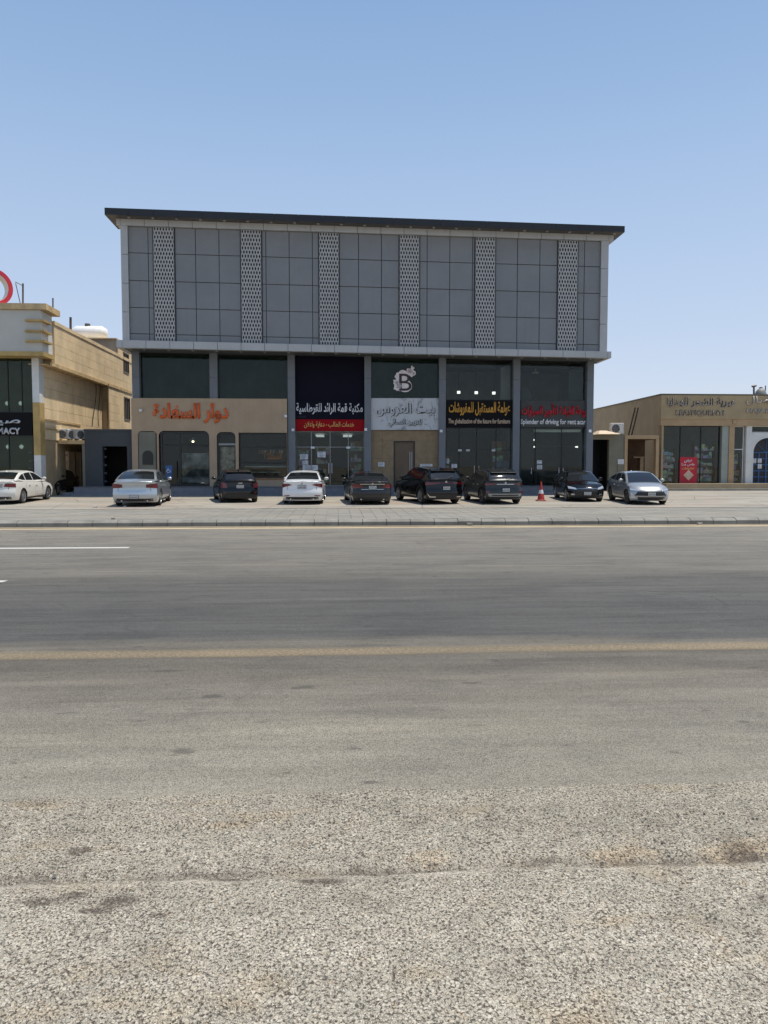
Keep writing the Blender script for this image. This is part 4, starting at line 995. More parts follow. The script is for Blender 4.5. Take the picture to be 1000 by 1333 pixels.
# tiled side wall: core + individual tiles
yo = [on_x(v, 600, XL)[0] for v in (86.3, 98, 99.6, 106.5)]; ZO = on_x(92, 587.5, XL)[1]; CY0, CY1 = yo[0]-.25, 49.4  # court left open-topped, shaped to let daylight reach the alley end
core_u = MB(); core_u.box(LW, XU-.03, YT+.001, CY0, z_slab0+.02, z_roof-.02); core_u.box(XU-.45, XU-.03, CY0, CY1, z_slab0+.02, z_roof-.02); core_u.box(LW, XU-.03, CY1, YEND, z_slab0+.02, z_roof-.02); core_u.box(LW, -21, CY0, CY1, z_slab0+.02, z_roof-.02); core_u.build('upper_wall', M['tan_joint'], lb)
core_l = MB(); zt__ = z_slab0+.018; xq = XL-.03; xi = XL-.33
core_l.box(LW+8, xq, YL+.5, CY0, GP, zt__); core_l.box(xi, xq, CY0, yo[3]+.3, ZO, zt__); core_l.box(xi, xq, CY0, yo[0], GP, ZO); core_l.box(xi, xq, yo[1], yo[2], GP, ZO); core_l.box(xi, xq, yo[3], yo[3]+.3, GP, ZO)
core_l.box(xi, xq, yo[3]+.3, YREC, GP, zt__); core_l.box(XU-.43, XU-.03, YREC+.001, CY1, GP, zt__); core_l.box(LW+8, XU-.03, CY1, YEND, GP, zt__); core_l.box(LW+8, -21, CY0, CY1, GP, zt__); core_l.build('lower_wall', M['tan_joint'], lb)
tw, th = .98, .49
tm = MB(); tm.box(-.03, .012, .006, tw-.006, .006, th-.006); tm = tm.mesh('wall_tile', M['tan_wall'])
def tiles(X, y0, y1, z0, z1, skip=()):
    ny = max(1, round((y1-y0)/tw)); nz = max(1, round((z1-z0)/th)); sy = (y1-y0)/ny/tw; sz = (z1-z0)/nz/th
    for i in range(ny):
        for j in range(nz):
            a = y0+i*sy*tw; c = z0+j*sz*th
            if any(a < s[1]-.02 and a+tw*sy > s[0]+.02 and c < s[3]-.02 and c+th*sz > s[2]+.02 for s in skip): continue
            o = put('wall_tile', tm, lb); o.location = Vector((X+random.uniform(-.003,.003), a, c)) - Vector(lb['base']); o.scale = (1, sy, sz)
# windows of the back part (side plane XU)
wins = []
for (pa, pb, qa, qb) in ((160.6,166.8,461,484.5), (160.6,167.2,518.5,545.5)):
    ya = on_x(pa, 470, XU)[0]; yb = on_x(pb, 470, XU)[0]; zt = on_x((pa+pb)/2, qa, XU)[1]; zb = on_x((pa+pb)/2, qb, XU)[1]; wins.append((ya, yb, zb, zt))
z_band = z_slab0
tiles(XU, YT+.3, YREC+1.3, z_slab0+.14, z_roof-.18)
tiles(XU, YREC+1.3, YEND, z_slab0+.14, z_roof-.18, wins[:1])
zlow = on_y(52, 566, YL)[1]
tiles(XL, YL+.5, YREC, zlow-.2, z_slab0-.05)
tiles(XU, YREC+.03, YEND, zlow-.2, z_slab0-.05, wins[1:])
for (ya, yb, zb, zt) in wins:                                    # fill round each window
    q = MB(); a0 = YREC+1.3; q.box(XU-.029, XU+.010, ya-1.2, ya-.08, zb-.4, zt+.4); q.box(XU-.029, XU+.010, yb+.08, min(yb+1.0, YEND), zb-.4, zt+.4)
    q.box(XU-.029, XU+.010, ya-.08, yb+.08, zt+.07, zt+.4); q.box(XU-.029, XU+.010, ya-.08, yb+.08, zb-.4, zb-.07); q.build('window_surround', M['tan_wall'], lb)
    f = MB(); f.box(XU-.03, XU+.05, ya-.08, ya, zb-.07, zt+.07); f.box(XU-.03, XU+.05, yb, yb+.08, zb-.07, zt+.07); f.box(XU-.03, XU+.05, ya, yb, zt, zt+.07); f.box(XU-.03, XU+.05, ya, yb, zb-.07, zb)
    f = sub(f.build('window', M['door_brown'], lb)); p = MB(); p.box(XU-.02, XU-.01, ya, yb, zb, zt); p.build('pane', M['room_dark'], f)
    for i in range(1, 3): p = MB(); yy = ya+(yb-ya)*i/3; p.box(XU-.009, XU+.03, yy-.02, yy+.02, zb, zt); p.build('bar', M['door_brown'], f)
b = MB(); b.box(XU-.03, XU+.05, YT+.3, YEND, z_roof-.18, z_roof); b.build('coping', M['tan_wall'], lb)
b = MB(); b.box(XU-.03, XU+.06, YT-.2, YEND, z_slab0-.04, z_slab0+.14); b.box(XL-.5, XU-.03, YL+.0, YREC, z_slab0-.04, z_slab0+.016); b.build('overhang_slab', M['tan_ledge'], lb)
for dz in (.0, .42): b = MB(); z = on_x(70,549,XL)[1]-dz; b.box(XL+.012, XL+.05, YL+.5, YREC-4, z, z+.07); b.build('string_course', M['tan_ledge'], lb)
# front: glass, sign and corner pier
cx0, cx1 = on_y(43,540,YL-.1)[0], on_y(52,540,YL-.1)[0]
for (pa, pb, m_) in ((463.5,524,'white_paint'), (524,592.5,'yellow_paint'), (592.5,632,'white_paint')):
    b = MB(); b.box(cx0, cx1, YL-.1, YL+.499, on_y(48,pb,YL)[1] if pb < 630 else GP, on_y(48,pa,YL)[1]-.004); b.build('corner_pier', M[m_], lb)
w = window(-60, 463.5, 43, 537, vs=(-10, 10, 28), hs=(), fw=.04, name='window', parent=lb, Y=YL+.05, gm='glass_dark')
w = window(-60, 566, 43, 636, vs=(-10, 12, ), hs=(), fw=.04, name='window', parent=lb, Y=YL+.05, gm='glass_dark')
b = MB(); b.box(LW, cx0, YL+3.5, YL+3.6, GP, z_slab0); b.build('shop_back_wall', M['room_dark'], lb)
ps = thing('pharmacy_sign', 'black pharmacy sign with white Arabic and English letters', 'sign', (on_y(10,552,YL)[0], YL-.1, on_y(10,552,YL)[1]))
fbox(MB(), -60, 537, 43, 566.6, -.12, .04, YL).build('board', M['signblack'], ps)
text_on('lettering', 'صيدلية', -43, 541.5, 27, 554, YL-.12, M['letter_silver'], ps, arabic=True, ext=.05, bold=.025)
text_on('english_lettering', 'PHARMACY', -30, 556.6, 27, 565.4, YL-.12, M['letter_silver'], ps, ext=.05, bold=.03)
for k, (px, py) in enumerate(((9.5,525),(27,525),(10.5,581.5),(28,581.5))):
    t = tag(MB().lathe([(0,-.03),(.085,-.03),(.1,0),(0,.03)], 'y', (*on_y(px,py,YL+.5)[:1], YL+.5, on_y(px,py,YL+.5)[1]), 12).build('shop_lamp', NT('dim_lamp').bsdf((.7,.7,.7), .4, emis=(.9,.95,1), es=.6), smooth=50), f"dim round lamp behind the pharmacy glass, {('upper left','upper right','lower left','lower right')[k]} of four", 'lamp')
for k, py in enumerate((589,600,609.5)):
    tag(fbox(MB(), 36, py-.6, 43.5, py+.6, .1, .5, YL).build('glass_shelf', M['letter_silver']), f"{('top','middle','bottom')[k]} of three pale shelves behind the pharmacy glass", 'shelf')
# ring letter on the roof
rg = thing('roof_ring_sign', 'big round roof letter with red rim and white face, cut by the picture edge', 'sign', (on_y(0,398,YLF+1)[0], YLF+1, on_y(0,398,YLF)[1]))
cxr, czr = on_y(-15.5, 372.5, YLF+.5); r1 = on_y(9, 372, YLF+.5)[0]-cxr
b = MB(); b.lathe([(r1*.78,-.36),(r1*.98,-.36),(r1,-.33),(r1,.33),(r1*.78,.33),(r1*.78,-.36)], 'y', (0,0,0), 40)
o = b.build('rim', M['pink_ring'], rg, smooth=40); 
b2 = MB(); b2.lathe([(r1*.73,-.32),(r1*.775,-.32),(r1*.775,.31),(r1*.73,.31),(r1*.73,-.32)], 'y', (0,0,0), 40); o2 = b2.build('inner_face', M['white_paint'], rg, smooth=40)
for q in (o, o2): q.location = Vector((cxr, YLF+.9, czr)) - Vector(rg['base']); q.rotation_euler = (0, R(-8), R(35)); q.scale = (1, 1, 1.02)
rk = thing('roof_bracket', 'thin steel bracket braced behind the roof letter', 'bracket', (on_y(29,396,YLF+1)[0], YLF+1, on_y(29,396,YLF+1)[1]))
q = lambda px, py, Y=YLF+1.2: (on_y(px,py,Y)[0], Y, on_y(px,py,Y)[1])
MB().tube(q(30,369), q(30,397), .045, 6).build('post', M['steel'], rk); MB().tube(q(20,367), q(30,372), .02, 6).build('brace', M['steel'], rk); MB().tube(q(20.5,369), q(27,397), .02, 6).build('brace', M['steel'], rk)
for (px, y0, y1, Y, l) in ((69,388,404,41,'thin pipe standing at the corner of the tan roof'), (92,413,433,46,'grey vent pipe on the tan roof beside the white tank')):
    t = tag(MB().tube(q(px,y0,Y), q(px,y1+6,Y), .04 if px < 80 else .075, 6).build('roof_pipe', M['steel']), l, 'pipe')
# white tank behind
tk = thing('water_tank', 'large white round water tank on the tan roof', 'tank', q(115, 440, 50))
x0_, x1_ = on_y(93,430,52)[0], on_y(140,430,52)[0]; zt_, zb_ = on_y(115,424.5,52)[1], on_y(115,441,52)[1]; rr = (zt_-zb_)/2+.05
b = MB(); L_ = x1_-x0_; b.lathe([(0,0),(rr*.6,.05),(rr,.35),(rr,L_-.35),(rr*.6,L_-.05),(0,L_)], 'x', (x0_, 52, zt_-rr), 20); b.build('shell', M['tank'], tk, smooth=50)
MB().tube(q(114,421.5,52), q(114,426,52), .18, 8).build('lid', M['steel'], tk)
# grey roof room behind the side wall
rr_ = thing('roof_room', 'grey brown roof room behind the tan parapet', 'roof room', q(135, 460, 50))
b = MB(); b.box(on_y(109,450,50)[0], on_y(152,450,50)[0], 50, 53.5, on_y(130,470,50)[1]-1, on_y(130,441.5,50)[1]); b.build('wall', simple('grey_brown_render', (.34,.29,.23), .85, 0, .25, .9), rr_)
b = MB(); b.box(on_y(75,450,50)[0], on_y(152.6,450,50)[0], 49.9, 53.6, on_y(130,441.4,50)[1], on_y(130,440,50)[1]); b.build('coping', M['tan_wall'], rr_)
# cables down the side wall
for k, (px, dxs) in enumerate(((124.5,-5),(129,-1),(136,2),(141,-3))):
    X = (XL if px < 139 else XU)+.06; pts = []
    for i in range(8):
        t = i/7; yy, z = on_x(px+dxs*t*.7+1.2*math.sin(t*5+k), 500+55*t, X); pts.append((X+.02, yy, z))
    b = MB()
    for p, r_ in zip(pts[:-1], pts[1:]): b.tube(p, r_, .022, 5)
    tag(b.build('hanging_cable', M['cable']), f"{('first','second','third','fourth')[k]} loose cable from the left hanging down the tan wall", 'cable', 'loose cables on the tan wall')
# passage canopy and alley
YC_ = 40.35
al = thing('alley_canopy', 'concrete canopy over the dark alley beside the tan wall', 'canopy', q(82, 577, 40.35))
xa, xb = XL+.02, gx0-.01
b = MB(); b.box(xa, xb, YC_, 43.5, on_y(82,577.8,YC_)[1], on_y(82,573,YC_)[1]); b.build('slab', M['tan_ledge'], al)
b = MB(); b.box(xb-.14, xb, YC_+.05, YC_+.3, GP, on_y(82,577.9,YC_)[1]); b.build('post', M['sage'], al)
b = MB(); zc_ = on_y(82,577.9,YC_)[1]
xw0, xw1 = xa-1.0, xb+1.5
ya_ = 44.5
b = MB(); b.box(XL+.02, xw1, ya_, ya_+.3, GP, zc_); b.build('back_wall', M['tan_ledge'], al)
b = MB(); b.box(XL+.02, xw1, 43.5, ya_+.3, zc_+.01, zc_+.2); b.build('rear_slab', M['tan_ledge'], al)
b = MB(); b.box(-20.9, XU-.5, 49.0, 49.38, GP, 6.5); tag(b.build('stone_wall', M['stone']), 'sunlit rough stone wall seen at the end of the alley', 'wall')
b = MB(); pxx = on_y(103,600,46)[0]; b.lathe([(0,0),(.26,0),(.24,1.1),(.10,1.3),(.085,2.7),(.13,2.8),(0,2.82)], 'z', (pxx, 46, GP), 10); tag(b.build('stone_post', M['peach'], smooth=40), 'slim sunlit post at the end of the alley', 'post')

# air conditioners
def ac_unit(x, y, z, w, h, label, rot=0, mat='ac_white'):
    t = thing('air_conditioner', label, 'air conditioner', (x, y, z), 'outdoor air conditioner units', worldly=False); t.rotation_euler = (0,0,rot)
    b = MB(); b.box(-w/2, w/2, 0, .32, 0.06, h); b.build('casing', M[mat], t, bevel=.015)
    b = MB(); r = h*.36; cx = -w*.12
    b.lathe([(r*1.05,-.004),(r*1.05,-.02),(r,-.02),(r,-.004)], 'y', (cx,0,h*.52), 20); b.build('grille_ring', M['ac_white'], t)
    b = MB(); b.lathe([(0,-.003),(r,-.003)], 'y', (cx,0,h*.52), 20); b.build('fan_recess', M['ac_dark'], t)
    b = MB()
    for k in range(4): b.lathe([(r*(.25+.2*k)-.006,-.016),(r*(.25+.2*k)+.006,-.016)], 'y', (cx,0,h*.52), 18)
    for k in range(5):
        a = k*math.pi*.4; b.hexa([(cx+r*.1*math.cos(a),-.012,h*.52+r*.1*math.sin(a)),(cx+r*.9*math.cos(a+.25),-.012,h*.52+r*.9*math.sin(a+.25)),(cx+r*.9*math.cos(a+.6),-.008,h*.52+r*.9*math.sin(a+.6)),(cx+r*.1*math.cos(a+1),-.008,h*.52+r*.1*math.sin(a+1))]+[(cx+r*.1*math.cos(a),-.010,h*.52+r*.1*math.sin(a)),(cx+r*.9*math.cos(a+.25),-.010,h*.52+r*.9*math.sin(a+.25)),(cx+r*.9*math.cos(a+.6),-.006,h*.52+r*.9*math.sin(a+.6)),(cx+r*.1*math.cos(a+1),-.006,h*.52+r*.1*math.sin(a+1))])
    b.build('fan', M['ac_blade'], t)
    for s in (-1, 1): b = MB(); b.box(s*w*.35-.03, s*w*.35+.03, .02, .30, 0, .06); b.build('foot', M['steel'], t)
    return t
zt_ = on_y(82,573,YC_)[1]
for (px, w_, l, r_) in ((84.5,.95,'grey outdoor air conditioner nearest the pharmacy on the alley canopy',12), (97,.62,'second air conditioner in the middle of the alley canopy',35), (107.5,.6,'air conditioner at the gate block end of the alley canopy',50)):
    ac_unit(on_y(px,566,40.7)[0], 40.6, zt_+.005, w_, on_y(px,558.5,40.7)[1]-zt_ if px < 90 else .55, l, R(r_))

# ---------------------------------------------------------------- right building
YR = 47.0; YPL = 45.7
rb = thing('gift_shop_building', 'single-storey brown building with a gift shop window at right', 'building', (on_y(930,640,YR)[0], YR, GP))
RX0 = on_y(858, 530, YR)[0]; RX1 = RX0+16
ry = lambda py, px=920, Y=YR: on_y(px, py, Y)[1]
zrt = ry(514.5); RB = on_x(770, 537, RX0)[0]
b = MB(); b.box(RX0, RX1, YR-.35, YR, ry(545.5,920,YR-.35), on_y(920,514.5,YR-.35)[1]); b.build('sign_wall', M['right_sign'], rb)
zside = on_x(775, 537.5, RX0)[1]
b = MB(); b.hexa([(RX0,YR+.001,GP),(RX0+.3,YR+.001,GP),(RX0+.3,RB,GP),(RX0,RB,GP),(RX0,YR+.001,zrt-.02),(RX0+.3,YR+.001,zrt-.02),(RX0+.3,RB,zrt-.02),(RX0,RB,zrt-.02)]); b.build('side_wall', M['right_wall'], rb)
b = MB(); b.box(RX0-.05, RX1, YR-.37, YR+.3, zrt+.001, zrt+.05); b.box(RX0-.05, RX0+.35, YR+.3, RB, zrt-.019, zrt+.05); b.build('coping', M['sage'], rb)
b = MB(); b.box(RX0+.31, RX1, YR+.3, RB, zrt-.5, zrt-.4); b.build('roof', M['room_dark'], rb)
b = MB(); b.box(RX0+.01, RX1, YR-.30, YR+.0, ry(554.5), ry(545.7)); b.build('lintel', M['peach'], rb)
# front wall pieces around the openings
def rpart(name, a, p, c, q, d0, d1, m, **k): return part(name, a, p, c, q, d0, d1, M[m], rb, Y=YR, **k)
zpl = on_y(930, 629.5, YPL)[1]
rpart('corner_pier', 858.5, 554.7, 861, 630, -.28, .25, 'right_wall')
rpart('pier', 937.5, 554.7, 946, 631.5, -.2, .25, 'sage_tile'); rpart('pier', 946.2, 554.7, 953, 631.5, -.26, .25, 'peach'); rpart('pier', 969, 554.7, 976, 631.5, -.2, .2, 'white_paint')
b = MB(); b.box(RX0-.0, RX1, YPL, YR+4, GP-.2, zpl); b.build('plinth', M['right_wall'], rb)
n = 9
for i in range(n):
    a = RX0-.4+(RX1-RX0)*i/n; b = MB(); b.box(a+.005, a+(RX1-RX0)/n-.005, YPL-.55, YPL-.25, GP-.1, GP+.12); b.build('kerb_stone', M['kerb'], rb, bevel=.01)
window(861.2, 554.8, 937.3, 630, vs=(885.5,912), hs=(), fw=.04, parent=rb, Y=YR, m='black_frame', gm='glass', d=.0)
window(953.2, 554.8, 968.8, 630, hs=(585,), fw=.05, parent=rb, Y=YR, m='white_paint', gm='glass')
window(976.2, 554.8, 1045, 563, fw=.04, parent=rb, Y=YR, m='white_paint', gm='glass_dark')
# white wall with blue arched door
ax0, ax1 = on_y(979.5,600,YR)[0], on_y(1016,600,YR)[0]; acx = (ax0+ax1)/2; ar = (ax1-ax0)/2; azs = ry(589,980); azb = zpl
wx0, wx1 = on_y(976.2,600,YR)[0], on_y(1045,600,YR)[0]; wz = ry(563.2,990)
arc = [(acx-ar*math.cos(math.pi*i/16), azs+min(ar, wz-azs-.25)*math.sin(math.pi*i/16)) for i in range(17)]
b = MB()
b.box(wx0, ax0, YR-.1, YR+.1, azb, azs); b.box(ax1, wx1, YR-.1, YR+.1, azb, azs)
for i in range(16):
    (x0, z0), (x1, z1) = arc[i], arc[i+1]; b.hexa([(x0,YR-.1,z0),(x1,YR-.1,z1),(x1,YR+.1,z1),(x0,YR+.1,z0),(x0,YR-.1,wz),(x1,YR-.1,wz),(x1,YR+.1,wz),(x0,YR+.1,wz)])
b.box(wx0, ax0, YR-.1, YR+.1, azs, wz); b.box(ax1, wx1, YR-.1, YR+.1, azs, wz)
b.build('arch_wall', M['white_paint'], rb)
d_ = sub(MB().prism([(ax0, azb+.02)]+[(ax1, azb+.02)]+arc[::-1], YR+.10, YR+.14).build('door', M['room_dark'], rb))
b = MB()
for i in range(16): 
    (x0, z0), (x1, z1) = arc[i], arc[i+1]; b.tube((x0,YR+.05,z0),(x1,YR+.05,z1), .05, 6)
for i in range(1, 4):
    a = math.pi*i/4; b.tube((acx,YR+.07,azs),(acx-ar*math.cos(a),YR+.07,azs+ar*.9*math.sin(a)*min(1,(wz-azs-.25)/ar)), .025, 5)
for x in (ax0+.06, ax0+ar*.5, acx, ax1-.06, ax1-ar*.5): b.box(x-.04, x+.04, YR+.04, YR+.10, azb, azs)
for k in range(6): z = azb+(azs-azb)*k/5; b.box(ax0, ax1, YR+.045, YR+.095, z-.03, z+.03)
b.build('door_frame', M['blue_door'], d_)
for (a,p,c,q_,l) in ((980.5,597,984.5,603,'left paper on the blue door'),(986.5,597,991.5,602.5,'upper right paper on the blue door'),(986.5,604,991.5,610,'lower right paper on the blue door')): notice(a,p,c,q_,l, YR+.02)
# shop stock behind glass and back wall
b = MB(); b.box(RX0+.31, RX1, YR+3.9, YR+4, zpl, zrt-.51); b.build('shop_back_wall', M['room'], rb)
def rshelf(px0, px1, y, z1, label):
    t = thing('display_shelf', label, 'shelf', (on_y(px0,600,YR)[0], YR+y, zpl)); x0, x1 = on_y(px0,600,YR)[0], on_y(px1,600,YR)[0]; gm = MB()
    b = MB(); b.box(x0, x0+.03, YR+y, YR+y+.4, zpl, z1); b.box(x1-.03, x1, YR+y, YR+y+.4, zpl, z1); b.build('side_panel', M['wood'], t)
    for r in range(5):
        zb = zpl+.1+(z1-zpl-.1)*r/5; b = MB(); b.box(x0+.03, x1-.03, YR+y+.01, YR+y+.37, zb, zb+.03); b.build('shelf_board', M['wood'], t); x = x0+.05
        while x < x1-.25:
            w_ = random.uniform(.1,.28); h_ = random.uniform(.15, .42); gm.box(x, x+w_, YR+y+.03, YR+y+.3, zb+.031, zb+.03+h_); x += w_+.02
    gm.build('stock', M['goods'], t)
rshelf(862, 883, .35, zpl+2.1, 'shelf of gifts behind the left glass of the gift shop')
rshelf(908, 936, .45, zpl+2.5, 'shelf of gifts behind the right glass of the gift shop')
rshelf(954, 968, .4, zpl+1.9, 'shelf of gifts behind the narrow window beside the blue door')
ps = thing('sale_poster', 'red sale poster with white and gold print in the gift shop window', 'poster', (*[on_y(896,629,YR)[0]], YR-.05, ry(629)))
fbox(MB(), 884.5, 595, 907, 628.8, -.06, -.03, YR).build('poster_sheet', M['poster_red'], ps)
text_on('lettering', 'عرض', 891, 597.5, 901, 602.5, YR-.061, M['letter_white'], ps, arabic=True, ext=.008, bold=.03)
text_on('lettering', 'خاص جدا', 887.5, 602.5, 904.5, 607, YR-.061, M['letter_white'], ps, arabic=True, ext=.008, bold=.02)
text_on('lettering', 'تخفيضات', 888, 607.5, 903.5, 612, YR-.061, M['letter_yellow2'], ps, arabic=True, ext=.008, bold=.02)
cxp, czp = on_y(895.8,618.5,YR); rp = .33; MB().prism([(cxp,czp-rp),(cxp+rp,czp),(cxp,czp+rp),(cxp-rp,czp)], YR-.07, YR-.061).build('gold_diamond', M['letter_cream'], ps)
# lettering of the right building
sr = thing('shop_sign', 'brown raised Arabic and Latin letters on the brown parapet', 'sign', (on_y(912,530,YR)[0], YR-.4, ry(530)))
text_on('letter_back', 'عبرية الشحر للهدايا', 868.6, 517.4, 957.2, 530.4, YR-.351, M['letter_brown'], sr, arabic=True, ext=.05, bold=.02)
text_on('lettering', 'عبرية الشحر للهدايا', 869.2, 518, 957.8, 531, YR-.402, M['letter_steel'], sr, arabic=True, ext=.01)
text_on('english_back', 'LEASFIQURNTI', 880, 534, 942, 542.4, YR-.351, M['letter_brown'], sr, ext=.05, bold=.01)
text_on('english_lettering', 'LEASFIQURNTI', 880.6, 534.3, 942.4, 542.4, YR-.402, M['letter_steel'], sr, ext=.006, bold=-.012)
sr2 = thing('shop_sign', 'pale steel letters at the right picture edge above the blue door', 'sign', (on_y(1000,530,YR)[0], YR-.4, ry(530)))
text_on('lettering', 'مجد الفصال', 971.5, 515.5, 1052, 528, YR-.351, M['letter_steel'], sr2, arabic=True, ext=.06, bold=.01)
text_on('english_lettering', 'HAJAR AL-FASAL', 971.5, 532, 1052, 540, YR-.351, M['letter_steel'], sr2, ext=.05, bold=.012)
# roof tank and poles
q2 = lambda px, py, Y=49.5: (on_y(px,py,Y)[0], Y, on_y(px,py,Y)[1])
tk = thing('water_tank', 'dark dome water tank on the brown roof at right', 'tank', q2(990,520))
r_ = q2(997.5,510)[0]-q2(990.5,510)[0]; z0 = q2(990,521)[2]; z1 = q2(990,504)[2]
b = MB(); b.lathe([(r_,0),(r_*1.02,(z1-z0)*.4),(r_*.85,(z1-z0)*.68),(r_*.45,(z1-z0)*.88),(r_*.3,(z1-z0)*.9),(r_*.28,z1-z0),(0,z1-z0)], 'z', (q2(990.5,510)[0], 49.5, z0), 18); b.build('shell', simple('grey_tank', (.28,.27,.24), .6), tk, smooth=45)
ap = thing('roof_antenna', 'dark roof antenna pole beside the dome tank', 'antenna', q2(981.5,520))
MB().tube(q2(981.5,503), q2(981.5,520), .06, 6).build('pole', M['steel'], ap); MB().tube(q2(979,503), q2(984.5,502), .07, 6).build('head', M['steel'], ap)
tag(MB().tube(q2(996.5,502), q2(996.5,520), .035, 6).build('roof_pipe', M['steel']), 'thin pipe on the brown roof at the right picture edge', 'pipe')
# emblem patch on lintel
tag(fbox(MB(), 950.5, 546.5, 956, 552.5, -.34, -.301, YR).build('wall_lamp', M['peach'], bevel=.03), 'small peach lamp cover under the brown parapet', 'lamp')

# yard wall between the two buildings
YY = 45.0
yw = thing('yard_wall', 'sage yard wall with dark gateway and brown doorway between the buildings', 'wall', (on_y(815,635,YY)[0], YY, GP))
yx = lambda px: on_y(px, 600, YY)[0]; yz = lambda py: on_y(815, py, YY)[1]
wall_with_holes(yx(771), yx(816), GP, yz(566), [(yx(769), yx(792.8), GP, yz(572.2))], YY, YY+.3, 'wall', M['sage'], yw)
b = MB(); b.box(yx(812.5), yx(857), YY-.06, YY+.3, yz(571.3), yz(566.5)); b.box(yx(812.6), yx(816.4), YY-.06, YY-.001, GP, yz(571.4)); b.box(yx(853.3), yx(857), YY-.06, YY+.3, GP, yz(571.4)); b.build('door_surround', M['peach'], yw)
b = MB(); b.box(yx(755), yx(816)-.01, YY+2.5, YY+2.6, GP, yz(566)); b.box(yx(792.8)+.3, yx(792.8)+.4, YY+.301, YY+2.5, GP, yz(566)-.01); b.box(yx(755), yx(816)-.01, YY+.301, YY+2.5, yz(567), yz(566.2)); b.build('gateway_shade', M['dark'], yw)  # black sheets put the gateway's deep shade into their colour
b = MB(); b.box(yx(816.5), yx(862), YY+2.6, YY+2.7, GP, yz(571.4)); b.box(yx(815.6), yx(816.4), YY+.3, YY+2.6, GP, yz(571.4)); b.box(yx(816.5), yx(862), YY+.3, YY+2.7, yz(571.3), yz(570.6)); b.build('doorway_inside', M['inner_brown'], yw)
b = MB(); b.box(yx(838), yx(853), YY+1.6, YY+1.9, yz(595.5), yz(594)); b.box(yx(848), yx(852.5), YY+1.7, YY+2.2, GP, yz(595.6)); tag(b.build('brick_counter', M['tan_stone']), 'pale counter inside the brown doorway', 'counter')
b = MB(); x0, x1 = yx(772), yx(801); b.hexa([(x0,YY-.9,yz(565.9)),(x1,YY-.9,yz(565.9)),(x1,YY+.8,yz(565.9)),(x0,YY+.8,yz(565.9)),(x0+.3,YY-.2,yz(560.8)),(x0+.7,YY-.2,yz(560.8)),(x0+.7,YY+.2,yz(560.8)),(x0+.3,YY+.2,yz(560.8))]); tag(b.build('canopy_roof', simple('pale_canopy', (.62,.50,.36), .8)), 'small sunlit peaked canopy over the dark gateway', 'canopy')
nb = thing('notice_sign', 'small white sign on the sage yard wall', 'sign', (yx(808), YY-.05, yz(601)))
fbox(MB(), 804, 597.8, 812, 604.2, -.05, -.02, YY).build('plate', M['paper'], nb); fbox(MB(), 804, 604.4, 812, 614, -.04, -.01, YY).build('lower_plate', M['sage'], nb)
ac_unit(on_y(804.5,558,YY-.2)[0], YY-.1, yz(566)+.002, on_y(813,558,YY)[0]-on_y(796,558,YY)[0], yz(551)-yz(566), 'white outdoor air conditioner on the sage yard wall')
ld = thing('pipe_shadow_bars', 'dark ladder shape standing in for a pipe and its shadow on the brown side wall', 'ladder', (on_y(820,566,YY+.6)[0], YY+.6, yz(566)))
la = [on_y(818.5,566,YY+.2)[0], on_y(822.5,566,YY+.2)[0], on_y(827,531,YY+1.6)[0], on_y(831,531,YY+1.6)[0]]; zla = yz(566); zlb = on_y(829,531,YY+1.6)[1]
for k in (0, 1): MB().tube((la[k], YY+.2, zla), (la[2+k], YY+1.6, zlb), .05, 4).build('rail', M['matt_black'], ld)  # matt black bars: a pipe with its shadow built as dark geometry
for k in range(1, 8):
    t = k/8; MB().tube((la[0]+(la[2]-la[0])*t, YY+.2+1.4*t, zla+(zlb-zla)*t), (la[1]+(la[3]-la[1])*t, YY+.2+1.4*t, zla+(zlb-zla)*t), .018, 5).build('rung', M['steel'], ld)

# ---------------------------------------------------------------- traffic cone
cxn, cyn = on_z(704.3, 651.5, gz(35)+.0)
tc = thing('traffic_cone', 'faded red traffic cone with a white band between two parked cars', 'traffic cone', (cxn, cyn, gz(cyn)), worldly=False)
b = MB(); b.box(-.20, .20, -.20, .20, .01, .05); b.build('base', M['cone_red'], tc, bevel=.01)
MB().lathe([(.165,.05),(.115,.33)], 'z', n=18).build('lower_cone', M['cone_red'], tc, smooth=60)
MB().lathe([(.116,.33),(.082,.50)], 'z', n=18).build('white_band', M['cone_white'], tc, smooth=60)
MB().lathe([(.081,.50),(.035,.80),(.03,.86),(0,.87)], 'z', n=18).build('upper_cone', M['cone_red'], tc, smooth=60)

# ---------------------------------------------------------------- cars
def carpaint(name, col, metal, rough=.28, dst=1.0):
    n = NT(name); p = n.pos(True); d = n.noise(p, 3.0, 4, .6)
    z = n.sep(p)[2]; dust = n.math('MULTIPLY', n.rng(z, .2, .6, .40*dst, .03*dst), n.rng(d, .3, .7, .5, 1))
    c = n.mix(dust, col, (.30,.26,.20))
    return n.bsdf(c, n.math('ADD', rough, n.math('MULTIPLY', dust, .35)), metal, coat=.8 if dst == 1.0 else .45, spec=.5 if dst == 1.0 else .3)
PA = dict(white=carpaint('white_car_paint', (.76,.76,.75), 0), cream=carpaint('warm_white_car_paint', (.74,.72,.66), 0), silver=carpaint('silver_car_paint', (.50,.54,.57), .75, .32), black=carpaint('black_car_paint', (.0025,.0025,.003), 0, .12, .15),
          grey=carpaint('dark_grey_car_paint', (.022,.023,.026), .3, .25, .3), teal=carpaint('grey_green_car_paint', (.022,.027,.029), .3, .25, .3), ltgrey=carpaint('light_grey_car_paint', (.38,.39,.40), .65, .34))
CG = NT('car_glass').bsdf((.012,.014,.015), .03, spec=.7)
PLAS = simple('black_plastic', (.015,.015,.016), .55, obj=True); UNDER = simple('underbody', (.006,.006,.006), .9, obj=True)
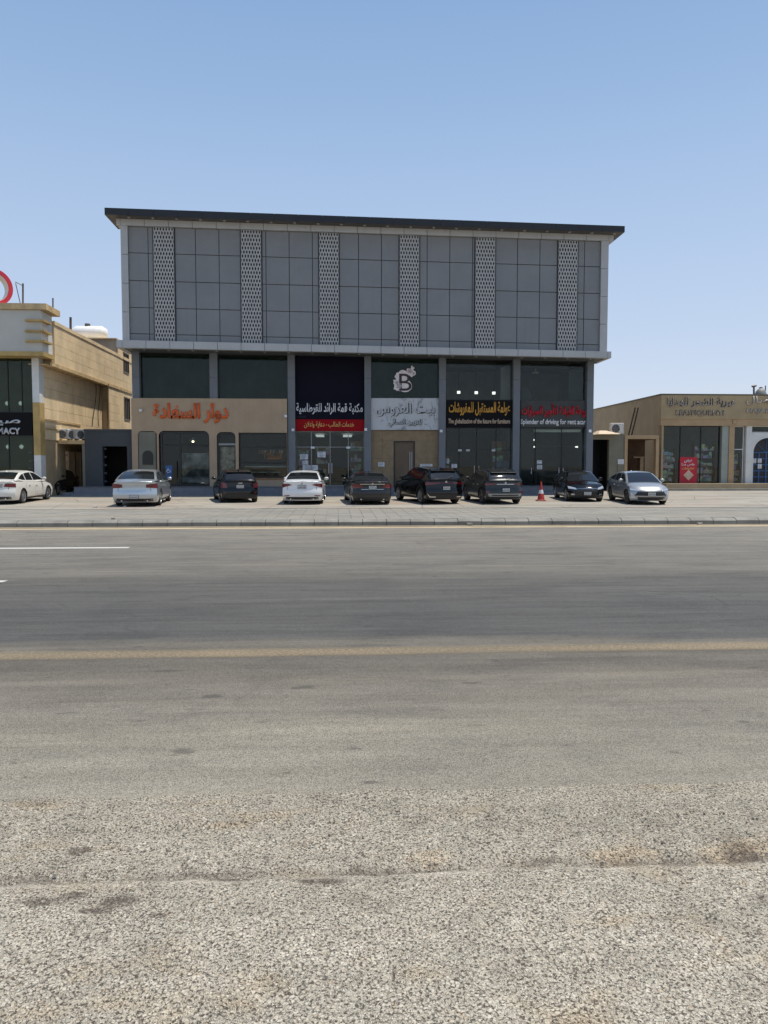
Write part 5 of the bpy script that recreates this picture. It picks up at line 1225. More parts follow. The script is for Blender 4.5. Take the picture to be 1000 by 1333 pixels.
RUB = simple('tyre_rubber', (.018,.017,.016), .85, obj=True); ALU = simple('alloy_rim', (.45,.46,.47), .3, .8, obj=True); ALUD = simple('dark_alloy_rim', (.10,.10,.105), .35, .7, obj=True)
TAIL = simple('tail_lamp_red', (.13,.004,.008), .15, coat=.6, obj=True); CLEAR = simple('clear_lamp', (.50,.52,.55), .12, .3, coat=.8, obj=True); CHR = simple('chrome', (.7,.7,.7), .12, 1., obj=True)
PLATE = simple('number_plate', (.60,.60,.58), .5, obj=True)
def interp(pts, x):
    if x <= pts[0][0]: return pts[0][1]
    for (a, b), (c, d) in zip(pts[:-1], pts[1:]):
        if x <= c: return b+(d-b)*(x-a)/(c-a)
    return pts[-1][1]
def sm(pts, x, w=.07): return (interp(pts, x-w)+2*interp(pts, x-w/2)+3*interp(pts, x)+2*interp(pts, x+w/2)+interp(pts, x+w))/9
_wheels = {}
def wheel_mesh(r, dark):
    k = (round(r,3), dark)
    if k not in _wheels:
        w = .205; b = MB(); b.lathe([(r*.66,-w/2+.01),(r*.72,-w/2),(r*.93,-w/2),(r*.985,-w/2+.025),(r,-w/2+.06),(r,w/2-.06),(r*.985,w/2-.025),(r*.93,w/2),(r*.72,w/2),(r*.66,w/2-.01)], 'y', n=28)
        b.lathe([(0,.0),(r*.66,.0)], 'y', n=28); tyre = b.mesh('tyre', RUB, smooth=35)
        q = MB(); q.lathe([(r*.67,w/2-.012),(r*.67,w/2+.002),(r*.61,w/2+.002),(r*.59,w/2-.03),(r*.59,.02)], 'y', n=28); q.lathe([(0,w/2-.02),(r*.13,w/2-.02),(r*.15,w/2-.05)], 'y', n=12)
        for s in range(10):
            a = 2*math.pi*s/10 + (.12 if s % 2 else -.12); c0, s0 = math.cos(a), math.sin(a); hw = .016
            def P(rr, t, y): return (rr*c0-t*s0, y, rr*s0+t*c0)
            q.hexa([P(r*.1,-hw,w/2-.06),P(r*.62,-hw*1.2,w/2-.04),P(r*.62,hw*1.2,w/2-.04),P(r*.1,hw,w/2-.06),P(r*.1,-hw,w/2-.025),P(r*.62,-hw*1.2,w/2-.006),P(r*.62,hw*1.2,w/2-.006),P(r*.1,hw,w/2-.025)])
        _wheels[k] = (tyre, q.mesh('rim', ALUD if dark else ALU, smooth=35))
    return _wheels[k]

def make_car(label, cat, S, paint, group='cars parked in front of the shops', drim=False):
    L, W, Hh = S['L'], S['W'], S['H']; hl = L/2; zc = S['clear']; r = S['r']; ra = r+.055
    xr, xf = -hl+S['ro'], hl-S['fo']; SH = S['shoulder']; deck = S['deck']; roof = S['roof']; ra_ = S['rear']; fa_ = S['front']
    pm = PA[paint]
    t = thing('parked_car', label, cat, (0,0,0), group, worldly=False)
    t.name = 'parked_car'
    def wid(x):
        u = abs(x)/hl; return W/2*(1-.075*max(0, (u-.55)/.45)**2)
    FZ = [(zc,.925),(.30,.975),(.50,1.0),(.66,.995),(.80,.975),(SH(0) if callable(SH) else SH,.945)]
    def shz(x): return min(interp(SHP, x), sm(deck, x)-.035)
    SHP = S['shp']
    def fz_(z, x): 
        top = shz(x); 
        if z > top-.12: return .972-.03*min(1,(z-(top-.12))/.12)
        return interp([(zc,.935),(.32,.98),(.50,1.0),(.64,.992),(.80,.985),(1.2,.975)], z)
    def rx(z, y): u = min(1, abs(y)/(W/2)); return -hl + interp(ra_, z) + S.get('rc',.30)*u**3.2
    def fxx(z, y): u = min(1, abs(y)/(W/2)); return hl - interp(fa_, z) - S.get('fc',.38)*u**2.8
    xs = [-hl + L*i/70 for i in range(71)]
    for c in (xr, xf): xs += [c+ra*math.cos(math.pi*k/14) for k in range(15)]
    xs = sorted(set(round(x,4) for x in xs)); xs = [x for i, x in enumerate(xs) if i == 0 or x-xs[i-1] > .012]
    zf = [zc, .30, .40, .50, .60, .70, .80]
    def ring(x):
        zb = zc
        for c in (xr, xf):
            if abs(x-c) < ra: zb = max(zb, r + math.sqrt(ra*ra-(x-c)**2)-.01)
        top = shz(x); pts = []
        zz = [zb]+[max(z, zb+.008*(i+1)) for i, z in enumerate(zf[1:])]
        zz = [min(z, top-.12+.015*i) if z > top-.12 else z for i, z in enumerate(zz)]
        zz = sorted(zz)+[top-.045, top]
        for i in range(1, len(zz)):
            if zz[i] <= zz[i-1]: zz[i] = zz[i-1]+.002
        w = wid(x)
        for z in zz: pts.append((w*fz_(z, x), z))
        zt = sm(deck, x)
        pts.append((w*.80, top+(zt-top)*.75)); pts.append((w*.45, zt+.005)); pts.append((0, zt+.012))
        return [(min(max(x, rx(z, y)), fxx(z, y)), y, z) for (y, z) in pts]
    rings = [ring(x) for x in xs]; n = len(rings[0]); b = MB()
    for sgn in (1, -1):
        for i in range(len(rings)-1):
            for j in range(n-1):
                q = [rings[i][j], rings[i+1][j], rings[i+1][j+1], rings[i][j+1]]; q = [(p[0], p[1]*sgn, p[2]) for p in q]
                b.face(q if sgn > 0 else q[::-1])
    nr = n-3                                     # end caps: rows 0..nr-1 across
    fr = [0,.45/.945,.80/.945,1.0]
    for (rg, fn) in ((rings[0], rx), (rings[-1], fxx)):
        rows_ = []
        for j in range(nr):
            yj, zj = rg[j][1], rg[j][2]; cols_ = [-1,-.85,-.65,-.45,-.22,0,.22,.45,.65,.85,1]
            rows_.append([(fn(zj, u*yj), u*yj, zj) for u in cols_])
        topz = [(-1, rg[nr-1]), (1, rg[nr-1])]
        tr = []
        for u in cols_:
            y = u*rg[nr-1][1]; ay = abs(y)
            pts = [(rg[n-1][1], rg[n-1][2]), (rg[n-2][1], rg[n-2][2]), (rg[n-3][1], rg[n-3][2]), (rg[nr-1][1], rg[nr-1][2])]
            z = interp(pts, ay); tr.append((fn(z, y), y, z))
        rows_.append(tr)
        for j in range(len(rows_)-1):
            for k in range(len(cols_)-1): b.face([rows_[j][k], rows_[j][k+1], rows_[j+1][k+1], rows_[j+1][k]])
    b.build('body', pm, t, smooth=32)
    # wheel wells, sills and floor
    u = MB()
    for sgn in (1, -1):
        for i in range(len(rings)-1):
            a, c = rings[i][0], rings[i+1][0]; u.face([(a[0],a[1]*sgn-.002*sgn,a[2]),(c[0],c[1]*sgn-.002*sgn,c[2]),(c[0],sgn*(W/2-.30),c[2]),(a[0],sgn*(W/2-.30),a[2])])
    u.box(-hl+.35, hl-.35, -W/2+.31, W/2-.31, zc-.02, .62)
    u.face([(rings[0][0][0], -W/2*.8, zc),(rings[0][0][0], W/2*.8, zc),(-hl+.36, W/2*.8, zc),(-hl+.36, -W/2*.8, zc)])
    u.face([(rings[-1][0][0], -W/2*.8, zc),(rings[-1][0][0], W/2*.8, zc),(hl-.36, W/2*.8, zc),(hl-.36, -W/2*.8, zc)])
    u.build('underbody', UNDER, t)
    # cabin
    x0, x1 = roof[0][0], roof[-1][0]; R0, R1 = S['roofspan']; cx = sorted(set([round(x0+(x1-x0)*i/44,4) for i in range(45)]+[R0, R1]+list(S['pillars'])+[p+.07 for p in S['pillars']]))
    def cring(x):
        zb = sm(deck, x)-.04; zt = max(sm(roof, x, .05), zb+.045); w = wid(x)*.925; tum = S.get('tum', .40)
        def Y(z): return w-(z-zb)*tum-.03*max(0,(z-zb)/.5)**3
        z1 = min(zb+.075, zt-.04); z2 = max(z1+.002, zt-.075); z3 = max(z2+.002, zt-.03)
        return [(x,Y(zb),zb),(x,Y(z1),z1),(x,Y((z1+z2)/2),(z1+z2)/2),(x,Y(z2),z2),(x,Y(z3)-.01,z3),(x,Y(zt)-.075,zt),(x,(Y(zt)-.05)*.5,zt+.02),(x,0,zt+.027)]
    cr = [cring(x) for x in cx]; pb = MB(); sg = {1: MB(), -1: MB()}; wsg = MB(); rwg = MB()
    for sgn in (1, -1):
        for i in range(len(cx)-1):
            xm = (cx[i]+cx[i+1])/2
            pil = any(p <= xm <= p+.07 for p in S['pillars'])
            for j in range(7):
                q = [cr[i][j], cr[i+1][j], cr[i+1][j+1], cr[i][j+1]]; q = [(p[0], p[1]*sgn, p[2]) for p in q]
                hgt = min(cr[i][3][2]-cr[i][1][2], cr[i+1][3][2]-cr[i+1][1][2])
                if j in (1,2) and not pil and S['side'][0] < xm < S['side'][1] and hgt > .02: sg[sgn].face(q)
                elif j >= 5 and xm > R1 and xm < x1-.03: wsg.face(q)
                elif j >= 5 and xm < R0 and xm > x0+S.get('rwlow',.05): rwg.face(q)
                else: pb.face(q)
    for e in (cr[0], cr[-1]):
        pts = [(p[0],-p[1],p[2]) for p in e[:-1]]+[e[-1]]+[p for p in e[:-1][::-1]]; pb.face(pts)
    pb.build('cabin_shell', pm, t, smooth=30)
    for s_ in (1,-1): sg[s_].build('side_window', CG, t, smooth=40)
    wsg.build('windshield', CG, t, smooth=40); rwg.build('rear_window', CG, t, smooth=40)
    # patches following the ends and the sides
    def endpatch(name, fn, sgnx, pts, m, off=.008, nx=8, nz=3, mirror=True, depth=.02):
        for s_ in ((1,-1) if mirror else (1,)):
            q = MB(); (a, b_, c, d) = pts; G = []
            for i in range(nx+1):
                u = i/nx; col = []
                for k in range(nz+1):
                    v = k/nz; y = (a[0]*(1-u)+b_[0]*u)*(1-v)+(d[0]*(1-u)+c[0]*u)*v; z = (a[1]*(1-u)+b_[1]*u)*(1-v)+(d[1]*(1-u)+c[1]*u)*v
                    z = min(z, 2); col.append((fn(z, y), y*s_, z))
                G.append(col)
            O = [[(p[0]+sgnx*off, p[1], p[2]) for p in col] for col in G]; I = [[(p[0]-sgnx*depth, p[1], p[2]) for p in col] for col in G]
            for i in range(nx):
                for k in range(nz): q.face([O[i][k],O[i+1][k],O[i+1][k+1],O[i][k+1]])
                q.face([O[i][0],O[i+1][0],I[i+1][0],I[i][0]]); q.face([O[i][nz],O[i+1][nz],I[i+1][nz],I[i][nz]])
            for k in range(nz): q.face([O[0][k],O[0][k+1],I[0][k+1],I[0][k]]); q.face([O[nx][k],O[nx][k+1],I[nx][k+1],I[nx][k]])
            q.build(name, m, t, smooth=35)
    def rear(name, pts, m, **k): endpatch(name, rx, -1, pts, m, **k)
    def front(name, pts, m, **k): endpatch(name, fxx, 1, pts, m, **k)
    def sidestrip(name, pts, m, w=.008, off=.003, both=True):
        for s_ in ((1,-1) if both else (1,)):
            q = MB()
            for (p, r_) in zip(pts[:-1], pts[1:]):
                k = max(1, int(math.hypot(p[0]-r_[0], p[1]-r_[1])/.12))
                for i in range(k):
                    A = (p[0]+(r_[0]-p[0])*i/k, p[1]+(r_[1]-p[1])*i/k); B = (p[0]+(r_[0]-p[0])*(i+1)/k, p[1]+(r_[1]-p[1])*(i+1)/k)
                    dx_, dz_ = B[0]-A[0], B[1]-A[1]; l = math.hypot(dx_, dz_) or 1; nx_, nz_ = -dz_/l*w/2, dx_/l*w/2
                    def P(x, z): return (x, s_*(wid(x)*fz_(z, x)+off), z)
                    q.face([P(A[0]+nx_,A[1]+nz_),P(B[0]+nx_,B[1]+nz_),P(B[0]-nx_,B[1]-nz_),P(A[0]-nx_,A[1]-nz_)])
            q.build(name, m, t)
    wh = W/2
    S['ends'](rear, front, sidestrip, wh, locals())
    # door seams, handles, sill
    p0, p1, p2 = S['doors']
    sidestrip('door_seam', [(p0, .34),(p0, shz(p0)-.01)], UNDER); sidestrip('door_seam', [(p1, .34),(p1, shz(p1)-.01)], UNDER)
    sidestrip('door_seam', [(xr+ra*.72, r+ra*.72+.05),(p2, shz(p2)-.01)], UNDER); sidestrip('door_seam', [(p1,.34),(p0,.34)], UNDER)
    sidestrip('sill_trim', [(xr+ra+.02, zc+.05),(xf-ra-.02, zc+.05)], PLAS, w=.09, off=.004)
    for x in (p1+.10, p2+.22):
        for s_ in (1,-1):
            z = shz(x)-.13; y = wid(x)*fz_(z, x); q = MB(); q.box(x, x+.17, s_*y, s_*(y+.03), z-.014, z+.014); q.build('door_handle', CHR if S.get('chrome') else pm, t, bevel=.006)
    if S.get('cladding'):
        for c in (xr, xf):
            pts = [(c+(ra+.035)*math.cos(math.pi*k/14), r+(ra+.035)*math.sin(math.pi*k/14)) for k in range(15)]; sidestrip('arch_trim', pts, PLAS, w=.07, off=.006)
    # mirrors
    mx = S['mirror']
    for s_ in (1,-1):
        z = sm(deck, mx)+.09; y = wid(mx)*.925
        q = MB(); prof_ = [(0,-.11),(.055,-.09),(.08,-.03),(.078,.04),(.05,.09),(0,.10)]
        q.lathe(prof_, 'y', (0,0,0), 12); o = q.build('side_mirror', pm, t, smooth=50); o.location = (mx, s_*(y+.13), z); o.scale = (.75, 1.0, .95)
        q = MB(); q.tube((mx+.02, s_*(y-.04), z-.07), (mx, s_*(y+.08), z-.01), .022, 6); q.build('mirror_arm', PLAS, t)
    # antenna fin
    ax = R0+.18; za = sm(roof, ax)+.02; q = MB(); q.prism([(ax-.09, za),(ax+.07, za),(ax-.06, za+.065)], -.018, .018); q.build('antenna_fin', pm, t)
    # wheels
    ty, ri = wheel_mesh(r, drim)
    for x in (xr, xf):
        for s_ in (1,-1):
            o = put('wheel', ty, t); o.location = (x, s_*(W/2-.125), r); o.rotation_euler = (0, random.uniform(0,6), 0 if s_ > 0 else math.pi)
            put('rim', ri, o)
    return t
def box_on_rear(loc_, t): pass
# rear / front dressings -------------------------------------------------------
def plate_at(t, x, z, sgn, w=.165):
    q = MB(); q.box(x-.012, x+.012, -w-.02, w+.02, z-.085, z+.085); q.build('plate_frame', PLAS, t)
    q = MB(); q.box(x+sgn*.0125, x+sgn*.018, -w, w, z-.07, z+.07); q.build('number_plate', PLATE, t)
    q = MB()
    for i in range(5): q.box(x+sgn*.0185, x+sgn*.020, -w*.85+i*.062, -w*.85+i*.062+.035, z-.045, z+.0)
    for i in range(4): q.box(x+sgn*.0185, x+sgn*.020, -w*.7+i*.066, -w*.7+i*.066+.03, z+.02, z+.052)
    q.build('plate_characters', UNDER, t)
def ends_sedan(style):
    def f(rear, front, side, wh, L):
        t = L['t']; rx, fx_, shz, hl = L['rx'], L['fxx'], L['shz'], L['hl']; zr = shz(-hl+.05)
        if style == 'silver':
            rear('tail_lamp', [(.50*wh,zr-.20),(.97*wh,zr-.24),(.97*wh,zr-.03),(.52*wh,zr-.07)], TAIL, off=.012)
            rear('trunk_trim', [(-.50*wh,zr-.065),(.50*wh,zr-.065),(.50*wh,zr-.045),(-.50*wh,zr-.045)], CHR, mirror=False, off=.014)
            pz = .44
        elif style == 'white':
            rear('tail_lamp', [(.48*wh,zr-.10),(.97*wh,zr-.23),(.97*wh,zr-.05),(.62*wh,zr-.055)], TAIL, off=.012)
            rear('reflector', [(.60*wh,.40),(.88*wh,.38),(.88*wh,.42),(.60*wh,.44)], TAIL, off=.010); pz = .80
        elif style == 'cream':
            rear('tail_lamp', [(.50*wh,zr-.19),(.96*wh,zr-.22),(.96*wh,zr-.05),(.58*wh,zr-.045)], TAIL, off=.012)
            rear('licence_recess', [(-.44*wh,zr-.23),(.44*wh,zr-.23),(.46*wh,zr-.06),(-.46*wh,zr-.06)], simple('recess_grey',(.35,.34,.31),.4,obj=True), mirror=False, off=.004); pz = .80
        elif style == 'grey':
            rear('tail_lamp', [(.45*wh,zr-.19),(.97*wh,zr-.24),(.97*wh,zr-.05),(.55*wh,zr-.05)], TAIL, off=.012)
            rear('trunk_trim', [(-.60*wh,zr-.06),(.60*wh,zr-.06),(.60*wh,zr-.035),(-.60*wh,zr-.035)], CHR, mirror=False, off=.016)
            rear('trim_bar', [(-.55*wh,.70),(.55*wh,.70),(.55*wh,.715),(-.55*wh,.715)], CHR, mirror=False, off=.012); pz = .79
        rear('bumper_lower', [(-.80*wh,.24),(.80*wh,.24),(.78*wh,.36),(-.78*wh,.36)], PLAS, mirror=False, off=.006)
        rear('trunk_seam', [(-.70*wh,.645),(.70*wh,.645),(.70*wh,.653),(-.70*wh,.653)], UNDER, mirror=False, off=.003)
        rear('trunk_seam', [(.70*wh,.65),(.71*wh,.65),(.69*wh,zr-.02),(.68*wh,zr-.02)], UNDER, off=.003)
        plate_at(t, rx(pz,0)-.012, pz, -1)
        q = MB(); q.lathe([(0,-.012),(.045,-.012),(.05,0)], 'x', (rx(zr-.1,0)-.004, 0, zr-.03 if style != 'silver' else zr-.10), 12); q.build('badge', CHR, t)
        for s_ in (1,-1): q = MB(); q.tube((-hl+.10, s_*wh*.55, .27), (-hl+.35, s_*wh*.55, .27), .035, 8); q.build('exhaust_pipe', CHR, t)
        zf_ = .72
        front('headlamp', [(.50*wh,.62),(.93*wh,.66),(.93*wh,.76),(.52*wh,.70)], CLEAR, off=.012)
        front('grille', [(-.42*wh,.42),(.42*wh,.42),(.48*wh,.68),(-.48*wh,.68)], PLAS, mirror=False, off=.008)
        front('lower_grille', [(-.7*wh,.24),(.7*wh,.24),(.66*wh,.36),(-.66*wh,.36)], PLAS, mirror=False, off=.006)
        plate_at(t, fx_(.46,0)+.015, .46, 1)
    return f
def ends_front(style):
    def f(rear, front, side, wh, L):
        t = L['t']; rx, fx_, shz, hl = L['rx'], L['fxx'], L['shz'], L['hl']; zr = shz(-hl+.05)
        rear('tail_lamp', [(.40*wh,zr-.17),(.97*wh,zr-.20),(.97*wh,zr-.04),(.45*wh,zr-.07)], TAIL, off=.012); plate_at(t, rx(.5,0)-.012, .5, -1)
        rear('bumper_lower', [(-.80*wh,.24),(.80*wh,.24),(.78*wh,.36),(-.78*wh,.36)], PLAS, mirror=False, off=.006)
        if style == 'silver':
            front('grille', [(-.80*wh,.42),(.80*wh,.42),(.62*wh,.62),(-.62*wh,.62)], PLAS, mirror=False, off=.010, nx=14)
            front('headlamp', [(.56*wh,.615),(.95*wh,.66),(.95*wh,.73),(.60*wh,.67)], CLEAR, off=.014)
            front('bumper_wing', [(.70*wh,.30),(.94*wh,.30),(.93*wh,.56),(.86*wh,.50)], CLEAR, off=.016)
            front('lower_grille', [(-.62*wh,.22),(.62*wh,.22),(.66*wh,.36),(-.66*wh,.36)], PLAS, mirror=False, off=.008)
            front('bumper_lip', [(-.80*wh,.20),(.80*wh,.20),(.80*wh,.23),(-.80*wh,.23)], CHR, mirror=False, off=.012)
            plate_at(t, fx_(.50,0)+.022, .50, 1)
        else:
            front('grille', [(-.52*wh,.36),(.52*wh,.36),(.56*wh,.64),(-.56*wh,.64)], PLAS, mirror=False, off=.010, nx=12)
            front('grille_bar', [(-.56*wh,.645),(.56*wh,.645),(.55*wh,.665),(-.55*wh,.665)], CHR, mirror=False, off=.014)
            front('headlamp', [(.55*wh,.60),(.95*wh,.64),(.95*wh,.76),(.60*wh,.68)], CLEAR, off=.014)
            front('fog_lamp', [(.66*wh,.34),(.82*wh,.34),(.82*wh,.40),(.66*wh,.40)], CLEAR, off=.012)
            front('lower_grille', [(-.66*wh,.22),(.66*wh,.22),(.66*wh,.31),(-.66*wh,.31)], PLAS, mirror=False, off=.008)
            plate_at(t, fx_(.42,0)+.022, .42, 1)
        q = MB(); q.lathe([(.05,0),(.05,.012),(.035,.014),(.035,0)], 'x', (fx_(.68,0), 0, .68), 14); q.build('badge', CHR, t)
    return f
def ends_hatch(rear, front, side, wh, L):
    t = L['t']; rx, fx_, shz, hl = L['rx'], L['fxx'], L['shz'], L['hl']; zr = shz(-hl+.05)
    rear('tail_lamp', [(.66*wh,.70),(.97*wh,.70),(.97*wh,zr-.02),(.70*wh,zr-.04)], TAIL, off=.016)
    rear('bumper_lower', [(-.84*wh,.24),(.84*wh,.24),(.84*wh,.40),(-.84*wh,.40)], PLAS, mirror=False, off=.008)
    rear('hatch_line', [(-.84*wh,.625),(.84*wh,.625),(.84*wh,.645),(-.84*wh,.645)], CHR, mirror=False, off=.006)
    rear('reflector', [(.72*wh,.44),(.86*wh,.44),(.86*wh,.48),(.72*wh,.48)], TAIL, off=.010)
    plate_at(t, rx(.76,0)-.014, .76, -1)
    q = MB(); q.box(rx(.93,0)-.03, rx(.93,0)-.01, -.10, .10, .90, .935); q.build('badge', CHR, t)
    q = MB(); q.hexa([(-1.62,-.58,1.40),(-1.40,-.58,1.43),(-1.40,.58,1.43),(-1.62,.58,1.40),(-1.62,-.56,1.43),(-1.40,-.56,1.47),(-1.40,.56,1.47),(-1.62,.56,1.43)]); q.build('roof_spoiler', L['pm'], t, bevel=.01)
    q = MB(); q.tube((-1.86,.0,1.0),(-1.74,-.30,1.12),.012,5); q.build('wiper', PLAS, t)
    front('headlamp', [(.50*wh,.66),(.93*wh,.70),(.93*wh,.84),(.55*wh,.76)], CLEAR, off=.012); front('grille', [(-.5*wh,.4),(.5*wh,.4),(.5*wh,.66),(-.5*wh,.66)], PLAS, mirror=False, off=.008); plate_at(t, fx_(.46,0)+.02, .46, 1)
def ends_suv(style):
    def f(rear, front, side, wh, L):
        t = L['t']; rx, fx_, shz, hl = L['rx'], L['fxx'], L['shz'], L['hl']; zr = shz(-hl+.05); S = L['S']
        if style == 'black':
            rear('tail_lamp', [(.30*wh,zr-.12),(.97*wh,zr-.20),(.97*wh,zr-.06),(.34*wh,zr-.07)], TAIL, off=.014)
            rear('lamp_bar', [(-.30*wh,zr-.11),(.30*wh,zr-.11),(.30*wh,zr-.085),(-.30*wh,zr-.085)], TAIL, mirror=False, off=.012)
            rear('bumper_lower', [(-.88*wh,.26),(.88*wh,.26),(.86*wh,.44),(-.86*wh,.44)], PLAS, mirror=False, off=.008)
            rear('bumper_chrome', [(.55*wh,.33),(.80*wh,.33),(.80*wh,.365),(.55*wh,.365)], CHR, off=.018); rear('bumper_chrome', [(.78*wh,.34),(.90*wh,.47),(.93*wh,.50),(.82*wh,.33)], CHR, off=.018)
            pz = .74
        else:
            rear('tail_lamp', [(.45*wh,zr-.12),(.97*wh,zr-.17),(.97*wh,zr-.08),(.45*wh,zr-.075)], TAIL, off=.014)
            rear('lamp_bar', [(-.45*wh,zr-.12),(.45*wh,zr-.12),(.45*wh,zr-.10),(-.45*wh,zr-.10)], CHR, mirror=False, off=.012)
            rear('bumper_lamp', [(.76*wh,.54),(.95*wh,.52),(.95*wh,.62),(.78*wh,.60)], TAIL, off=.014)
            rear('bumper_lower', [(-.90*wh,.26),(.90*wh,.26),(.92*wh,.34),(-.92*wh,.34)], PLAS, mirror=False, off=.006)
            rear('bumper_skid', [(-.80*wh,.36),(.80*wh,.36),(.88*wh,.50),(-.88*wh,.50)], simple('satin_grey', (.30,.31,.32), .4, .5, obj=True), mirror=False, off=.010)
            rear('skid_recess', [(-.66*wh,.39),(.66*wh,.39),(.70*wh,.44),(-.70*wh,.44)], PLAS, mirror=False, off=.016); pz = .66
        plate_at(t, rx(pz,0)-.02, pz, -1)
        q = MB(); q.lathe([(0,-.012),(.05,-.012),(.055,0)], 'x', (rx(zr-.03,0)-.004, 0, zr-.05), 12); q.build('badge', CHR, t)
        R0 = S['roofspan'][0]; zt = interp(S['roof'], R0)
        q = MB(); q.hexa([(R0-.20,-.62,zt-.05),(R0+.05,-.62,zt-.01),(R0+.05,.62,zt-.01),(R0-.20,.62,zt-.05),(R0-.20,-.60,zt-.01),(R0+.05,-.60,zt+.035),(R0+.05,.60,zt+.035),(R0-.20,.60,zt-.01)]); q.build('roof_spoiler', L['pm'], t, bevel=.012)
        for s_ in (1,-1): q = MB(); q.tube((R0+.15, s_*.60, zt+.05),(.1, s_*.60, Z_(S)+.04),.018,6); q.build('roof_rail', CHR if style == 'black' else PLAS, t)
        q = MB(); xx = S['roof'][0][0]; q.tube((xx-.02,0,S['roof'][0][1]+.08),(xx+.08,-.35,S['roof'][0][1]+.20),.012,5); q.build('wiper', PLAS, t)
        front('headlamp', [(.50*wh,.74),(.95*wh,.76),(.95*wh,.86),(.55*wh,.82)], CLEAR, off=.012); front('grille', [(-.5*wh,.5),(.5*wh,.5),(.55*wh,.80),(-.55*wh,.80)], PLAS, mirror=False, off=.008); plate_at(t, fx_(.5,0)+.02, .5, 1)
    return f
def Z_(S): return interp(S['roof'], .1)
def sedan(L=4.80, W=1.85, H=1.47, style='white', ends=None, **k):
    s = L/4.80; h = H-1.47
    d = dict(L=L, W=W, H=H, clear=.19, r=.335, ro=1.05*s, fo=.93*s, shoulder=.95,
        shp=[(-2.5*s,.99+h*.5),(-1.6*s,.995+h*.5),(0,.93+h*.4),(1.3*s,.88+h*.3),(2.0*s,.76),(2.4*s,.66)],
        deck=[(-2.42*s,1.02+h*.6),(-2.25*s,1.085+h*.6),(-1.7*s,1.10+h*.6),(-1.2*s,1.03+h*.6),(0,.98+h*.4),(.9*s,.98+h*.4),(1.3*s,.97+h*.4),(1.9*s,.86+h*.3),(2.25*s,.74),(2.42*s,.66)],
        roof=[(-1.98*s,1.08+h*.6),(-1.55*s,1.26+h*.8),(-1.10*s,1.395+h),(-.55*s,1.455+h),(-.05*s,1.465+h),(.35*s,1.42+h),(.75*s,1.24+h*.8),(1.28*s,.965+h*.4)],
        roofspan=(-1.08*s,.36*s), pillars=(-.92*s, -.12*s), side=(-1.62*s,1.02*s), rwlow=.06, mirror=.80*s, doors=(.86*s,-.09*s,-.98*s),
        rear=[(.19,.14),(.30,.04),(.42,0),(.60,0),(.655,.035),(.80,.055),(.95,.05),(1.06,.02),(1.2,.02)], front=[(.19,.12),(.30,.03),(.45,0),(.58,.02),(.68,.10),(.76,.22),(.9,.4)], chrome=False)
    d['ends'] = ends or ends_sedan(style); d.update(k); return d
def hatch():
    return dict(L=3.98, W=1.75, H=1.52, clear=.20, r=.32, ro=.72, fo=.80, shoulder=.98,
        shp=[(-2,.98),(-.6,.95),(.8,.90),(1.4,.84),(2,.70)], deck=[(-2.0,.99),(-1.8,1.02),(-1.0,1.0),(.6,.98),(.95,1.01),(1.5,.93),(1.85,.80),(2.0,.70)],
        roof=[(-1.92,1.0),(-1.72,1.22),(-1.50,1.43),(-1.2,1.50),(-.4,1.525),(.05,1.50),(.35,1.40),(1.05,1.0)], roofspan=(-1.46,.08), pillars=(-1.12,-.30), side=(-1.62,.85), rwlow=.07, mirror=.62, doors=(.66,-.27,-1.0),
        rear=[(.2,.10),(.32,.02),(.45,0),(.60,.02),(.64,.07),(.9,.09),(1.05,.11)], front=[(.2,.1),(.35,.02),(.5,0),(.62,.04),(.75,.16),(.9,.35)], rc=.26, fc=.34, ends=ends_hatch, tum=.34)
def suv(L, W, H, style):
    s = L/4.5; h = H-1.66
    return dict(L=L, W=W, H=H, clear=.23, r=.36, ro=.92*s, fo=.88*s, shoulder=1.05,
        shp=[(-2.3*s,1.07+h*.5),(-.6*s,1.03+h*.5),(.9*s,1.0+h*.4),(1.6*s,.95+h*.3),(2.3*s,.80)], deck=[(-2.3*s,1.10+h*.5),(-2.1*s,1.12+h*.5),(-1.0*s,1.08+h*.5),(.8*s,1.06+h*.4),(1.1*s,1.10+h*.4),(1.8*s,1.0+h*.3),(2.12*s,.90),(2.3*s,.80)],
        roof=[(-2.18*s,1.10+h*.5),(-1.95*s,1.34+h*.7),(-1.72*s,1.53+h),(-1.35*s,1.60+h),(-.5*s,1.655+h),(.0,1.64+h),(.35*s,1.56+h),(1.22*s,1.07+h*.4)], roofspan=(-1.68*s,.08*s), pillars=(-1.30*s,-.30*s), side=(-1.88*s,1.0*s), rwlow=.07, mirror=.76*s, doors=(.80*s,-.27*s,-1.08*s),
        rear=[(.23,.12),(.36,.03),(.5,0),(.66,.02),(.72,.07),(.95,.08),(1.15,.12)], front=[(.23,.12),(.36,.03),(.55,0),(.72,.02),(.82,.10),(1.0,.3)], rc=.30, fc=.36, ends=ends_suv(style), cladding=True, tum=.36)

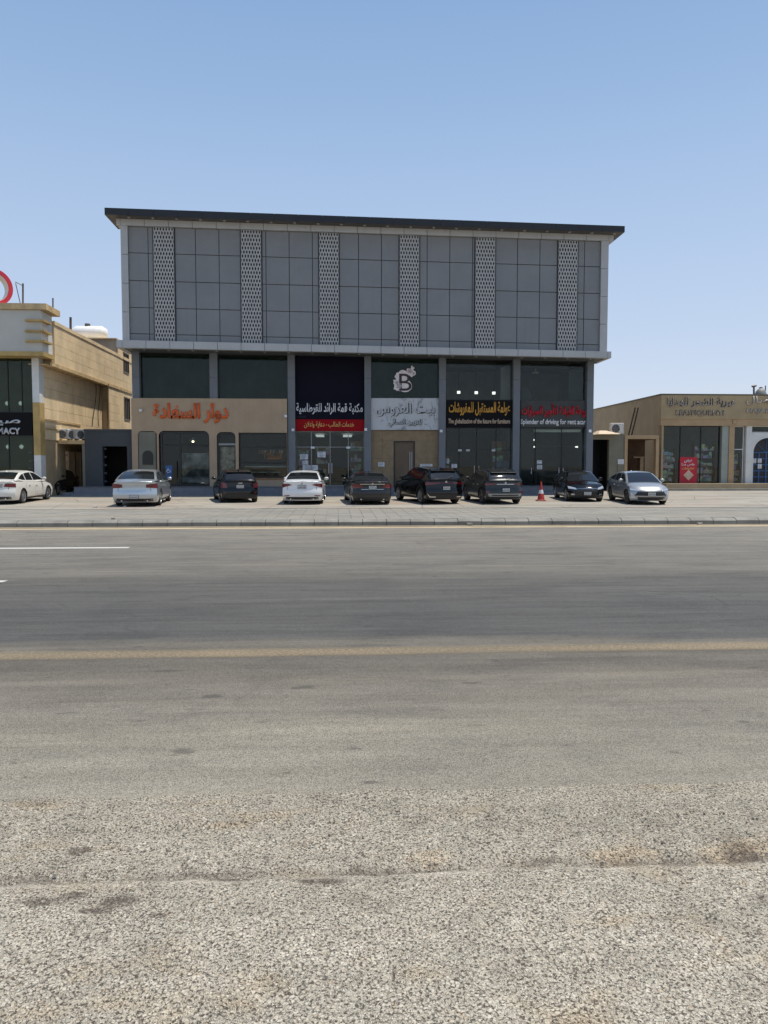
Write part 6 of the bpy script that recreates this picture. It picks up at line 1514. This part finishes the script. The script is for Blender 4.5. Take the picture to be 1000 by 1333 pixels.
def place(car, x, y, hdg):                      # hdg: clockwise from +y
    car.location = (x, y, gz(y)-.004)
    pitch = math.atan(.02)*(math.cos(R(hdg)))
    car.rotation_euler = (0, -pitch, R(90-hdg)); car.scale = (.93, .93, .93)
CARS = [
 ('white sedan with dark windows nearest the pharmacy, seen from behind', 'car', sedan(4.85,1.85,1.47,'cream'), 'cream', False, (-13.55,34.2,0)),
 ('silver sedan with a long chrome trunk strip in front of the beige cafe door', 'car', sedan(5.10,1.93,1.55,'silver',r=.355,chrome=True), 'silver', False, (-8.1,33.8,-1)),
 ('small black hatchback in front of the cafe', 'car', hatch(), 'black', True, (-4.4,34.6,-20)),
 ('white sedan seen straight from behind, in front of the bookshop', 'car', sedan(4.85,1.84,1.47,'white'), 'white', False, (-1.3,35.2,2)),
 ('dark grey sedan with a chrome boot strip parked between the bookshop and the bridal shop', 'car', sedan(4.65,1.82,1.45,'grey',r=.33), 'grey', False, (1.3,35.2,-5)),
 ('large black crossover with chrome bumper corners at the brown door', 'car', suv(4.62,1.88,1.66,'black'), 'black', False, (4.0,35.2,-14)),
 ('dark grey crossover with a paler rear skid bumper before the furniture shop', 'car', suv(4.25,1.82,1.58,'grey'), 'teal', True, (7.2,35.0,-8)),
 ('black sedan facing the road beside the traffic cone', 'car', sedan(4.45,1.75,1.45,ends=ends_front('black')), 'black', False, (10.9,37,184)),
 ('light silver sedan facing the road at the right end of the row', 'car', sedan(4.50,1.79,1.45,ends=ends_front('silver')), 'ltgrey', True, (13.6,36.4,183)),
]
#PLACED
PLACED = {0:(-14.1,34.6,1), 1:(-8.25,33.25,-4.5), 2:(-4.66,34.92,-15), 3:(-1.46,34.06,1), 4:(1.22,33.65,-5), 5:(3.9,33.87,-16.7), 6:(6.74,33.64,-7), 7:(11.06,35.04,185.2), 8:(13.13,33.21,184.4)}
cars = []
for k, (lab, cat, S, pc, dr_, pos) in enumerate(CARS):
    c = make_car(lab, cat, S, pc, drim=dr_); place(c, *PLACED.get(k, pos)); cars.append(c)
# nose of a dark car standing in the alley behind the white sedan
c = make_car('dark car in the alley shade, mostly hidden behind the white sedan', 'car', sedan(4.6,1.8,1.44,ends=ends_front('black')), 'grey', drim=True)
place(c, *(on_y(68, 640, 39.6)[0]-.75, 41.6, 180))
